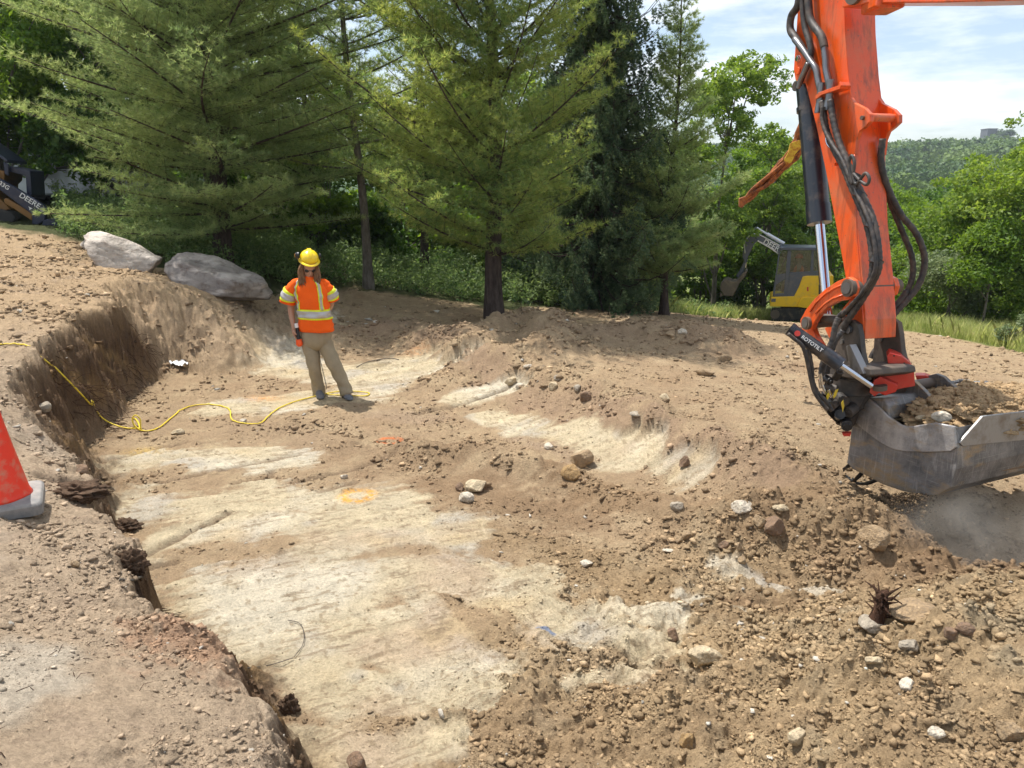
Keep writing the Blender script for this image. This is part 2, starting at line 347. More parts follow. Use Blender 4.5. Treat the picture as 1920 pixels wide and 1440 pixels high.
def tps_eval(T, x, y):
    X, w = T; x = np.clip(x, -60, 70)/10; y = np.clip(y, -10, 65)/10; r = w[-3]+w[-2]*x+w[-1]*y
    for i in range(len(X)):
        d2 = (x-X[i, 0])**2+(y-X[i, 1])**2+1e-12; r = r+w[i]*.5*d2*np.log(d2)
    return r
TA = tps_fit(ctrl(A_PX, A_W+FAR)); TB = tps_fit(ctrl(B_PX, FAR+[(2.5, 0, .4), (6, 1, .4)]))
EDGE = [(600,1440,.40,.15),(545,1330,.42,.1),(440,1190,.5,.2),(370,1140,.5,.25),(300,1110,.5,.07),(255,1050,.55,.05),(268,1000,.55,.06),(205,960,.5,.07),(205,915,.5,.07),(165,872,.45,.1),
 (130,800,.7,.3),(100,715,.92,.3),(92,655,1.0,.2),(135,632,1.05,.2),(180,592,1.08,.2),(240,562,1.1,.2),(285,558,1.0,.5),(345,560,.95,.6),(410,590,.75,.6),(500,590,.45,.7),(570,560,.3,.8)]
_e = [(*PZ(u, v, z)[:2], w) for u, v, z, w in EDGE]
EP = np.array([(3.0, -2.0, .3), (1.4, .2, .3), (.15, 1.5, .2)]+_e+[(-3.5, 20, 1.5), (-3, 40, 3), (-80, 60, 3), (-80, -30, 3), (3, -30, .3)], float)
def edge_sd(x, y):
    """signed distance to the bank's rim (+ inside the bank) and local slope width"""
    n = len(EP); best = np.full(x.shape, 1e9); w = np.ones(x.shape); inside = np.zeros(x.shape, bool)
    for i in range(n):
        ax, ay, aw = EP[i]; bx, by, bw = EP[(i+1) % n]; dx, dy = bx-ax, by-ay
        t = np.clip(((x-ax)*dx+(y-ay)*dy)/(dx*dx+dy*dy), 0, 1); d = (x-ax-t*dx)**2+(y-ay-t*dy)**2
        m = d < best; best = np.where(m, d, best); w = np.where(m, aw+(bw-aw)*t, w)
        c = ((ay > y) != (by > y)); inside ^= c & (x < (bx-ax)*(y-ay)/(by-ay+1e-12)+ax)
    return np.sqrt(best)*np.where(inside, 1, -1), w
def wstroke(pts, z=0.0): return [tuple(PZ(u, v, z)[:2]) for u, v in pts]
def dstroke(x, y, pts):
    """distance to a polyline, and arclength fraction"""
    best = np.full(x.shape, 1e9)
    for (ax, ay), (bx, by) in zip(pts[:-1], pts[1:]):
        dx, dy = bx-ax, by-ay; t = np.clip(((x-ax)*dx+(y-ay)*dy)/(dx*dx+dy*dy+1e-9), 0, 1)
        best = np.minimum(best, (x-ax-t*dx)**2+(y-ay-t*dy)**2)
    return np.sqrt(best)
# ridges of pushed-up soil: (polyline px, ground z there, half width m, height m)
RIDGES = [([(640,632),(760,622),(860,655),(890,690)], .15, .55, .22), ([(905,640),(985,600),(1030,640),(1040,668)], .15, .5, .26), ([(1060,640),(1200,625),(1330,650)], .15, .5, .22),
 ([(880,668),(985,703),(1110,752),(1260,822),(1400,886),(1540,942),(1640,978)], .18, .27, .20), ([(780,850),(930,880),(1080,905),(1200,950),(1330,985),(1500,1000)], .03, .24, .17),
 ([(560,800),(700,850),(800,860)], 0, .25, .04), ([(330,690),(450,670),(560,640)], .05, .3, .05), ([(1330,1000),(1450,990),(1620,1020)], .1, .25, .05),
 ([(900,1280),(1000,1320),(1200,1350),(1400,1330)], .05, .2, .06), ([(1230,560+85),(1400,650),(1560,665)], .1, .5, .1), ([(1500,905),(1700,960)], .15, .3, .08),
 ([(600,600),(560,612)], .1, .4, .12)]
RIDGES = [(wstroke(p, z), w, h) for p, z, w, h in RIDGES]
# cuts left by the bucket's edge: small steps in the floor
STEPS = [([(274,1040),(345,1005),(430,965)], .025), ([(547,905),(700,872),(842,832)], .02), ([(780,770),(870,757),(950,742)], .03), ([(440,905),(505,893),(510,880)], .02),
 ([(175,872),(260,850),(350,830)], .02), ([(300,905),(420,880),(560,850)], .015),([(235,1075),(330,1050)], .02), ([(900,752),(955,740)], .03), ([(760,735),(800,728)], .02), ([(670,905),(600,925)], .01)]
STEPS = [(wstroke(p), h) for p, h in STEPS]
# trenches torn in the rim of the bank
NOTCH = [([(205,925),(150,915),(100,925)], .5, .07, .16), ([(262,1000),(225,990)], .5, .06, .15), ([(275,1090),(245,1068)], .5, .05, .10), ([(548,1345),(532,1310)], .42, .06, .2), ([(300,1105),(280,1110)], .5, .07, .2)]
NOTCH = [(wstroke(p, z), w, h) for p, z, w, h in NOTCH]
def hill(x, y):
    r = np.hypot(x, y); z = -6-8*sstep(60, 150, r)+14*sstep(120, 260, r)+21*sstep(230, 620, r)*(.9+.12*fbm(x/160, y/160, 3, 5))+3*fbm(x/60, y/60, 3, 9)
    return z
def bankm(sdn, w):
    q = np.clip(sdn/w*.5+.5, 0, 1); return .3*q*q*(3-2*q)+.7*q
def zones(x, y):
    """zone weights used for both colour and roughness"""
    sd, w = edge_sd(x, y)
    sdn = sd+.15*fbm(x*2.1, y*2.1, 4, 3)*np.clip(w*6, .6, 1.4)+.075*fbm(x*8, y*8, 4, 8)+.03*fbm(x*26, y*26, 2, 18)
    return sd, sdn, w
PAL = [([(230,870),(420,850),(560,860)], .34), ([(220,955),(450,940),(600,930),(690,955)], .34), ([(330,1010),(520,985),(650,1000)], .26), ([(390,1110),(560,1070),(700,1010),(850,1000)], .30),
 ([(430,1165),(620,1110),(780,1080),(960,1100)], .32), ([(560,1190),(700,1180),(880,1240)], .28), ([(700,1085),(780,1120),(820,1180),(880,1232)], .14), ([(960,1100),(1060,1175),(1200,1208)], .19), ([(590,1275),(760,1290),(870,1312)], .22),
 ([(580,1400),(800,1415)], .16), ([(1050,1270),(1150,1280),(1270,1290)], .08), ([(450,650),(560,690),(700,715),(760,690)], .5), ([(430,765),(560,752),(690,735)], .36), ([(870,748),(960,740)], .2), ([(800,705),(890,700)], .3),
 ([(905,775),(1010,805),(1120,838),(1215,872),(1290,905)], .21), ([(1340,1065),(1430,1095),(1500,1108),(1575,1110)], .07), ([(1290,1125),(1380,1150)], .06), ([(600,620),(640,640)], .3), ([(660,960),(800,985)], .15), ([(1180,1150),(1260,1160)], .1), ([(680,930),(720,945)], .22)]
PAL = [(wstroke(p), w) for p, w in PAL]
def pale_field(x, y):
    """1 on scraped clay, 0 on loose soil, with a torn edge"""
    wx = x+.12*pn(x*2, y*2, 5); wy = y+.12*pn(x*2, y*2, 6); S = np.full(x.shape, -1.5)
    for p, w_ in PAL: S = np.maximum(S, 1-dstroke(wx, wy, p)/(w_*1.25))
    c, s = math.cos(R(24)), math.sin(R(24)); a = x*c+y*s; b = -x*s+y*c; c2, s2 = math.cos(R(-48)), math.sin(R(-48)); a2 = x*c2+y*s2; b2 = -x*s2+y*c2
    k2 = sstep(6.0, 4.4, y)*sstep(-1.6, -.2, x); st = fbm(a*1.1, b*7, 5, 90, .6)*(1-k2)+fbm(a2*1.1, b2*7, 5, 91, .6)*k2
    v = S-.18+.6*st+.55*fbm(x*2.3, y*2.3, 5, 92, .6)+.4*fbm(x*.9+3, y*.9, 2, 89)+.2*fbm(x*15, y*15, 3, 94)
    return sstep(-.16, .24, v), st
def rough_map(x, y, bankm):
    r = .35+.25*fbm(x*.7, y*.7, 3, 21)
    heap = sstep(2.9, 1.4, np.hypot((x-2.4)/1.25, (y-3.2)/.9))
    r = r+.85*heap+.7*np.exp(-(np.hypot(x-3.2, y-4.9)/1.3)**2)
    for p, w_, h in RIDGES: r = r+.55*np.exp(-(dstroke(x, y, p)/(w_*1.3))**2)
    pf_, st_ = pale_field(x, y); r = r+.22; r = r*(1-.86*pf_)
    return np.clip(np.where(bankm > .5, .85+.7*fbm(x*.9, y*.9, 3, 31), r), .05, 1.5), heap
def height(x, y, detail=True):
    x = np.asarray(x, float); y = np.asarray(y, float); r = np.hypot(x, y)
    sd, sdn, w = zones(x, y); m = bankm(sdn, w)
    za = tps_eval(TA, x, y); zb = tps_eval(TB, x, y); pal = 1-.7*pale_field(x, y)[0]
    for p, w_, h in RIDGES: zb = zb+h*pal*np.exp(-(dstroke(x+.08*pn(x*3, y*3, 4), y+.08*pn(x*3, y*3, 14), p)/w_)**2)*(1+.5*pn(x*1.6, y*1.6, 2))
    z = za*m+zb*(1-m)
    for p, w_, h in NOTCH: z = z-h*np.exp(-(dstroke(x+.03*pn(x*9, y*9, 4), y+.03*pn(x*9, y*9, 5), p)/w_)**2*1.2)
    near = 1-sstep(18, 40, r)
    if detail:
        rm, heap = rough_map(x, y, m)
        fl = np.clip(rm, 0, 1.5)
        z = z+near*(fl*(.045*fbm(x*1.1, y*1.1, 3, 40)+.030*fbm(x*4, y*4, 3, 41)+.024*np.abs(fbm(x*8, y*8, 3, 43))+.011*fbm(x*18, y*18, 2, 42)))
        mask = np.maximum(np.clip(.5+2.2*fbm(x*1.5, y*1.5, 3, 50), .08, 1), .6*heap)*fl; n8 = fbm(x*30, y*30, 2, 51)
        z = z+near*mask*(.045*clod(x*9+.2*n8, y*9, 1, .3)+.026*clod(x*17+.25*n8, y*17, 2, .6)+.014*clod(x*28, y*28, 5, .75))
        pf_, st_ = pale_field(x, y); z = z+near*(1-m)*(.010*pf_+.006*np.floor(st_*7)/2*pf_)
        hb = heap*(1-m); z = z+near*hb*(.14*np.abs(fbm(x*2.3, y*2.3, 3, 44))+.05*np.abs(fbm(x*5.5, y*5.5, 2, 46))+.07*clod(x*3.6+.3*n8, y*3.6, 9, .5)+.05*clod(x*6.5+.3*n8, y*6.5, 11, .6))
        lipb = np.exp(-((sdn-.10)/.12)**2)*(w < .4); z = z+near*lipb*(.045*fbm(x*7, y*7, 3, 45)-.02+.035*clod(x*9+.3*n8, y*9, 12, .6))
        # blade cuts and streaks
        for p, h in STEPS:
            d = dstroke(x, y+.02*pn(x*6, y*6, 3), p); z = z-h*1.3*np.exp(-(d/.035)**2)+h*.2*np.exp(-((d-.07)/.05)**2)
        c, s = math.cos(R(28)), math.sin(R(28)); a = x*c+y*s; b = -x*s+y*c
        flat = (1-m)*pf_
        z = z+near*flat*.012*fbm(a*1.2, b*9, 4, 60)
        # track marks on the left hill
        tx, ty = PZ(112, 530, 1.25)[:2]; dx = x-tx; dy = y-ty
        z = z-.028*np.exp(-(np.abs(dx)/.33)**6-(np.abs(dy)/1.0)**6)*(np.sin(dy*26+np.sin(dx*5)*.5) > 0)
        # slump face and wall: crumbly
        wall = np.exp(-(sdn/(w*1.4))**2)*(sd > -2)
        z = z+near*wall*np.clip(w*3, .3, 1)*(.12*fbm(x*5, y*5, 4, 70)+.09*clod(x*7, y*7, 7, .7)+.05*clod(x*15, y*15, 8, .7))
    f = sstep(45, 90, r)
    return z*(1-f)+hill(x, y)*f
def gz(x, y): return float(height(np.array([x]), np.array([y]))[0])
def ground(u, v):
    """first hit of a picture ray with the real terrain"""
    d = np.array(ray(u, v)); d = d/np.linalg.norm(d); t = np.exp(np.linspace(math.log(1.5), math.log(60), 700))
    h = CAMZ+d[2]*t-height(d[0]*t, d[1]*t)
    i = int(np.argmax(h < 0)) if (h < 0).any() else len(t)-1
    a, b = t[max(i-1, 0)], t[i]
    tt = a+(b-a)*(h[max(i-1, 0)]/(h[max(i-1, 0)]-h[i]+1e-12)) if i > 0 else b
    return Vector((d[0]*tt, d[1]*tt, CAMZ+d[2]*tt))
# colour areas: (px polyline, half width m, colour, strength)
PALE = (.62, .52, .345); CREAM = (.56, .45, .28); WHITE = (.63, .555, .42); BROWN = (.28, .185, .108); MAUVE = (.40, .295, .205); TAN = (.43, .32, .20); DBROWN = (.20, .125, .075); GREY = (.46, .375, .29)
STROKES = [([(230,870),(420,850),(560,860)], .35, PALE, 1), ([(260,950),(450,940),(600,930),(690,960)], .30, PALE, .9), ([(330,1010),(520,980),(640,1000)], .2, CREAM, .8),
 ([(400,1100),(560,1070),(700,1010),(840,1005)], .22, WHITE, .9), ([(420,1160),(620,1110),(780,1080),(960,1110)], .25, PALE, .95), ([(560,1170),(700,1180),(860,1230)], .22, GREY, .8), ([(700,1085),(780,1120),(820,1180),(880,1232)], .11, WHITE, .85),
 ([(960,1110),(1060,1180),(1190,1205)], .13, WHITE, .9), ([(600,1260),(760,1290),(860,1310)], .14, PALE, .75), ([(1050,1270),(1150,1280),(1260,1290)], .07, WHITE, .9), ([(640,1390),(800,1410)], .12, CREAM, .7),
 ([(460,650),(560,690),(700,715),(760,690)], .5, CREAM, .85), ([(430,760),(560,750),(640,750)], .3, CREAM, .5), ([(900,740),(960,740)], .15, PALE, .8), ([(790,690),(870,700)], .35, CREAM, .5),
 ([(905,770),(1010,800),(1120,835),(1215,870),(1290,905)], .17, PALE, 1), ([(1180,850),(1250,885),(1300,915)], .13, WHITE, .95), ([(980,820),(1060,850),(1160,860)], .12, MAUVE, .8),
 ([(1240,1030),(1310,1055)], .02, WHITE, 1), ([(1340,1065),(1430,1095),(1500,1108),(1575,1110)], .05, WHITE, .9), ([(1200,1060),(1330,1100),(1420,1120)], .1, TAN, .7), ([(1300,1130),(1380,1150)], .04, WHITE, .7), ([(1380,1130),(1500,1140)], .09, BROWN, .9),
 ([(1010,1180),(1035,1194)], .025, (.20, .27, .42), .8), ([(800,1215),(1000,1230),(1150,1245)], .1, TAN, .8), ([(430,1200),(500,1260),(640,1330)], .15, (.50, .38, .27), .7),
 ([(0,1230),(40,1300),(30,1400)], .1, WHITE, .5), ([(330,1170),(400,1210)], .08, (.42, .24, .14), .6), ([(165,878),(185,885)], .05, (.50, .22, .12), .8),
 ([(900,560+200),(950,930),(1100,960),(1250,1010),(1320,1060)], .01, BROWN, 0), ([(700,850),(800,880),(900,930),(1050,960)], .35, BROWN, .8), ([(900,1000),(1020,1030),(1180,1090),(1250,1130)], .25, (.33, .23, .13), .8),
 ([(1050,900),(1200,960),(1340,1000),(1500,1000)], .22, (.30, .20, .115), .8), ([(480,800),(600,830),(700,850)], .2, (.35, .25, .16), .6), ([(330,690),(420,670)], .4, BROWN, .35),
 ([(870,700),(980,760),(1100,800),(1300,890),(1450,950)], .22, (.36, .25, .165), .8), ([(640,640),(780,640),(860,670)], .45, (.32, .22, .145), .7), ([(1060,650),(1300,660),(1450,690)], .45, (.33, .23, .15), .5),
 ([(1150,870),(1260,915)], .06, WHITE, .5), ([(700,770),(790,780)], .2, MAUVE, .5), ([(1600,1080),(1750,1100)], .2, (.34, .23, .14), .6)]
STROKES = [(wstroke(p, .5 if (p[0][0] < 420 and p[0][1] > 1160 and p[0][0] != 420) or p[0] == (165,878) else 0.0), w, c, s) for p, w, c, s in STROKES]
PAINTS = [((670,934), .165, .10, (.93, .42, .02), 1), ((732,822), .155, .08, (.85, .16, .02), 1), ((492,748), .2, .12, (.88, .36, .08), .7), ((780,675), .2, .12, (.88, .40, .16), .55), ((272,847), .17, .08, (.90, .60, .14), .6)]
PAINTS = [(tuple(PZ(c[0], c[1], 0)[:2]), r, w, k, s) for c, r, w, k, s in PAINTS]
def gcolor(x, y, z):
    x = np.asarray(x, float); y = np.asarray(y, float); sd, sdn, w = zones(x, y); m = bankm(sdn, w)
    n1 = fbm(x*.8, y*.8, 4, 80); n2 = fbm(x*3.2, y*3.2, 4, 81); n3 = fbm(x*11, y*11, 3, 82)
    C = np.empty(x.shape+(3,)); base = np.array(MAUVE); C[:] = base
    def mix(f, c):
        nonlocal C
        f = np.clip(f, 0, 1)[..., None]; C = C*(1-f)+np.array(c)*f
    rm, heap = rough_map(x, y, m)
    inpit = (1-m)*sstep(.4, -.2, x-(.2+(y-7)*-.33+1.6)) if False else (1-m)
    mix(sstep(.0, .5, n1+.1)*.6, TAN)
    mix(inpit*sstep(-.2, .35, n2)*(.3+.4*sstep(8, 5, y)*sstep(1.8, .2, x)), (.52, .43, .285))
    mix(heap*(.9), (.41, .295, .165)); mix(heap*sstep(0, .5, n2)*.6, (.36, .30, .21)); mix(heap*sstep(.05, .5, -n1)*.5, (.30, .19, .10))
    # streaky displacement of the stroke edges along the scraping direction
    c, s = math.cos(R(24)), math.sin(R(24)); a = x*c+y*s; b = -x*s+y*c
    c2, s2 = math.cos(R(-48)), math.sin(R(-48)); a2 = x*c2+y*s2; b2 = -x*s2+y*c2
    k2 = sstep(6.0, 4.4, y)*sstep(-1.6, -.2, x)
    st = fbm(a*1.3, b*10, 4, 90)*(1-k2)+fbm(a2*1.3, b2*10, 4, 91)*k2
    jit = .9*n2+1.1*st+.45*n3
    brk_ = .45+.55*sstep(-.35, .15, fbm(x*1.1+9, y*1.1, 4, 93)+.4*n3)
    mix(inpit*.8, (.40, .285, .172)); mix(inpit*sstep(-.05, .4, n2)*.6, (.48, .36, .225)); mix(inpit*sstep(.05, .5, -n1)*.5, (.33, .22, .13))
    mix(heap*inpit*.9, (.45, .325, .19)); mix(heap*sstep(0, .5, n2)*.6, (.38, .315, .215)); mix(heap*sstep(.0, .4, -n1)*.5, (.32, .215, .125)); mix(heap*sstep(.1, .45, fbm(x*2+4, y*2, 4, 84))*.45, (.30, .205, .12))
    for p, w_, cc, q in STROKES:
        if cc[0] > .45 and cc[2] < .7 and cc[0] > cc[2]*1.12: continue
        d = dstroke(x+.1*pn(x*2, y*2, 5), y+.1*pn(x*2, y*2, 6), p)/w_
        mix(sstep(1.5, .45, d+jit)*q*.95*brk_, cc)
    pf_, st = pale_field(x, y); pf_ = pf_*inpit
    pc = np.array((.60, .50, .335))*(1-sstep(-.1, .35, n1))[..., None]+np.array((.66, .585, .45))*sstep(-.1, .35, n1)[..., None]
    pc = pc*(1-.5*sstep(.0, .5, fbm(x*.9+5, y*.9, 4, 85)))[..., None]+np.array((.50, .435, .36))*.5*sstep(.0, .5, fbm(x*.9+5, y*.9, 4, 85))[..., None]
    gy = sstep(.12, .4, fbm(x*1.5-4, y*1.5+2, 4, 88)); pc = pc*(1-.6*gy[..., None])+np.array((.46, .42, .37))*.6*gy[..., None]
    pk = sstep(.0, .45, fbm(x*1.1+7, y*1.1, 4, 87)-.10*(y-4)); pc = pc*(1-.75*pk[..., None])+np.array((.50, .375, .26))*.75*pk[..., None]
    pc = pc*(1+.30*st+.14*n3)[..., None]
    ylw = sstep(.1, .5, fbm(x*1.3+2, y*1.3, 3, 86)); pc = pc*(1-.6*ylw[..., None])+np.array((.58, .43, .24))*.6*ylw[..., None]
    C = C*(1-pf_[..., None])+pc*pf_[..., None]
    mix(pf_*sstep(.20, .36, fbm(x*18, y*18, 3, 95)+.35*n2)*.6, (.36, .27, .17)); mix(pf_*sstep(.26, .38, fbm(a*3, b*30, 3, 96)+.25*n2)*.6, (.30, .22, .14))
    for p, w_, cc, q in STROKES:
        if cc[2] > .4 and cc[0] < .3: mix(sstep(1.3, .5, dstroke(x, y, p)/w_+.5*n3)*q, cc)
    for p, h in STEPS: mix(np.exp(-(dstroke(x, y+.02*pn(x*6, y*6, 3), p)/.03)**2)*.8, (.22, .155, .10))
    mix(inpit*np.exp(-((np.hypot((x-3.15)/1.0, (y-4.7)/.8))**2))*.9, (.24, .155, .09))  # deep shade below the bucket, painted into the soil colour
    # bank
    lf = sstep(5.5, 9, y)
    mix(m, (.47, .358, .25)); mix(m*lf, (.47, .335, .205)); mix(m*sstep(.05, .5, n2)*.5, (.38, .285, .205)); mix(m*(1-lf)*sstep(.1, .5, n1)*.5, (.53, .45, .36))
    mix(m*sstep(.34, .12, np.hypot(x+1.8, y-2.35)+.3*n2), (.54, .46, .36)); mix(m*sstep(.4, .15, np.hypot(x+1.35, y-3.0)+.25*n3)*.5, (.45, .24, .14))
    mix(m*sstep(.3, .5, n3)*.3, (.30, .22, .16))
    # the cut face: topsoil dark at the rim, ochre under it
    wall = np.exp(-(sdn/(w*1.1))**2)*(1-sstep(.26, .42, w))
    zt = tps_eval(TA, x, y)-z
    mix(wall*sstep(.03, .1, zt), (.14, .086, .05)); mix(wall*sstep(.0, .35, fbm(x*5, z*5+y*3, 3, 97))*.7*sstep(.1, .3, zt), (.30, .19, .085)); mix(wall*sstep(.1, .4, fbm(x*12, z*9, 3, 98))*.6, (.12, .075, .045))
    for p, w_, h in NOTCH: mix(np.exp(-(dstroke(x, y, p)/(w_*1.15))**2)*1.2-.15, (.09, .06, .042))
    for (cx, cy), r, w_, k, q in PAINTS:
        d = np.hypot((x-cx), (y-cy)); ring = np.exp(-((d-r*.72)/(w_*.42))**2) if q == 1 else np.exp(-(np.hypot(x-cx, (y-cy)*1.6)/r)**2)
        brk = sstep(-.25, .2, fbm(x*26, y*26, 3, 99)+.12)
        mix(ring*brk*q*.78, k)
    # beyond the worked ground: leaf litter and grass
    r = np.hypot(x, y); az = np.degrees(np.arctan2(x, y))
    lim = np.interp(az, [-60, -34, -29, -22, -12, -4, 0, 6, 12, 20, 26, 34, 60], [19, 18.5, 17, 14.6, 16.5, 15.6, 15.5, 17.2, 20.5, 25.5, 21, 16.6, 16])+.7*n1+.35*n2
    g = sstep(-.3, .3, r-lim)
    gc = np.array((.075, .085, .035))*(1-sstep(4, 9, x))[..., None]+np.array((.16, .19, .055))*sstep(4, 9, x)[..., None]
    C = C*(1-g[..., None])+gc*(1+.5*n2[..., None])*g[..., None]
    far = sstep(60, 120, r)[..., None]; C = C*(1-far)+np.array((.05, .085, .03))*far
    return np.clip(C, .01, .9)
def gridaxis():
    a = list(np.arange(-48, -38, .095))+list(np.arange(-38, -22, .05))+list(np.arange(-22, 48.01, .095)); lo = list(np.arange(-178, -48, 3.0)); hi = list(np.arange(49, 181, 3.0))
    r1 = np.exp(np.arange(math.log(.35), math.log(1.7), .03)); r2 = np.concatenate([np.exp(np.arange(math.log(1.7), math.log(5.5), .0027)), np.exp(np.arange(math.log(5.5), math.log(16), .0036))]); r3 = np.exp(np.arange(math.log(16), math.log(70), .012)); r4 = np.exp(np.arange(math.log(70), math.log(820), .045))
    return np.radians(np.array(lo+a+hi)), np.concatenate([r1, r2, r3, r4])
AZ, RR = gridaxis()
A2, R2 = np.meshgrid(AZ, RR); GX = (R2*np.sin(A2)).ravel(); GY = (R2*np.cos(A2)).ravel()
GZ = height(GX, GY); nA, nR = len(AZ), len(RR)
idx = np.arange(nA*nR).reshape(nR, nA)
Fq = np.stack([idx[:-1, :-1], idx[:-1, 1:], idx[1:, 1:], idx[1:, :-1]], -1).reshape(-1, 4)[:, ::-1]
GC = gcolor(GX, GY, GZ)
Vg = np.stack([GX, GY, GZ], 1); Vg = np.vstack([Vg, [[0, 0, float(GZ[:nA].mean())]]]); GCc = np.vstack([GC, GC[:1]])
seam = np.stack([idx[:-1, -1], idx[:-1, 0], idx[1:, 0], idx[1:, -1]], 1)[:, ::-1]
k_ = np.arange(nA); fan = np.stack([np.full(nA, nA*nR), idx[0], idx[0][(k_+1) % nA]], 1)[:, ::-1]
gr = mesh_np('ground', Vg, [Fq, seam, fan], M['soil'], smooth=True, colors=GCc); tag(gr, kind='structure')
# ------------------------------------------------------------------ vegetation
M['needle1'] = leafmat('pine_needles', (.19, .27, .115), (.27, .34, .125), (.39, .43, .20), .48, .7)
M['needle2'] = leafmat('pine_needles_olive', (.15, .24, .085), (.26, .32, .085), (.41, .43, .145), .48, .55)
M['needle3'] = leafmat('spruce_needles', (.05, .095, .055), (.09, .145, .065), (.22, .28, .13), .3, .8)
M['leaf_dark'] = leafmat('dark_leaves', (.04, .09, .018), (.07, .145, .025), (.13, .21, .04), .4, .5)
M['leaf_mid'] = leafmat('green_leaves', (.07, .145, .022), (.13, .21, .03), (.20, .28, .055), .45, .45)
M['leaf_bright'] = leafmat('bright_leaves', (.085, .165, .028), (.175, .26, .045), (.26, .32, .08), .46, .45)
M['leaf_far'] = leafmat('far_leaves', (.035, .085, .022), (.13, .20, .035), None, .2, .035)
M['bark1'] = bark('pine_bark', (.040, .030, .026), (.115, .088, .075)); M['bark2'] = bark('grey_bark', (.09, .08, .065), (.24, .21, .18))
M['grassb'] = leafmat('grass_blades', (.26, .33, .10), (.42, .46, .18), (.55, .52, .28), .45, .9)
M['weed'] = leafmat('weed_leaves', (.075, .14, .045), (.15, .22, .075), (.26, .32, .13), .4, 1.0)

def unit(a): return a/np.maximum(np.linalg.norm(a, axis=-1, keepdims=True), 1e-9)
def tufts(Pp, D, rs, n=9, ln=.09, wd=.006, spread=.75):
    """needle tufts: n thin triangles fanning out round direction D at every point"""
    N = len(Pp); Pp = np.repeat(Pp, n, 0); D = np.repeat(D, n, 0)
    d = unit(D*rs.uniform(.35, 1.2, (N*n, 1))+spread*unit(rs.normal(size=(N*n, 3))))
    L = ln*rs.uniform(.65, 1.15, (N*n, 1)); s = unit(np.cross(d, rs.normal(size=(N*n, 3))))*wd
    V = np.empty((N*n, 3, 3)); V[:, 0] = Pp-s*.5; V[:, 1] = Pp+s*.5; V[:, 2] = Pp+d*L
    # widen towards the middle with a flat rhombus reads softer; a triangle is enough here
    return V.reshape(-1, 3), np.arange(N*n*3).reshape(-1, 3)
def tube_np(segs, k=5):
    """segs: list of (p0, p1, r0, r1) -> one mesh of thin cones"""
    A = np.array([s[0] for s in segs], float); B = np.array([s[1] for s in segs], float); r0 = np.array([s[2] for s in segs]); r1 = np.array([s[3] for s in segs])
    d = unit(B-A); t = np.where(np.abs(d[:, 2:3]) < .9, [[0, 0, 1.]], [[1., 0, 0]]); e1 = unit(np.cross(d, t)); e2 = np.cross(d, e1)
    V = []
    for i in range(k):
        g = 2*math.pi*i/k; o = e1*math.cos(g)+e2*math.sin(g); V.append(A+o*r0[:, None])
    for i in range(k):
        g = 2*math.pi*i/k; o = e1*math.cos(g)+e2*math.sin(g); V.append(B+o*r1[:, None])
    V = np.stack(V, 1); b = (np.arange(len(segs))*2*k)[:, None]
    F = [np.concatenate([b+i, b+(i+1) % k, b+k+(i+1) % k, b+k+i], 1) for i in range(k)]
    return V.reshape(-1, 3), np.concatenate(F, 0)
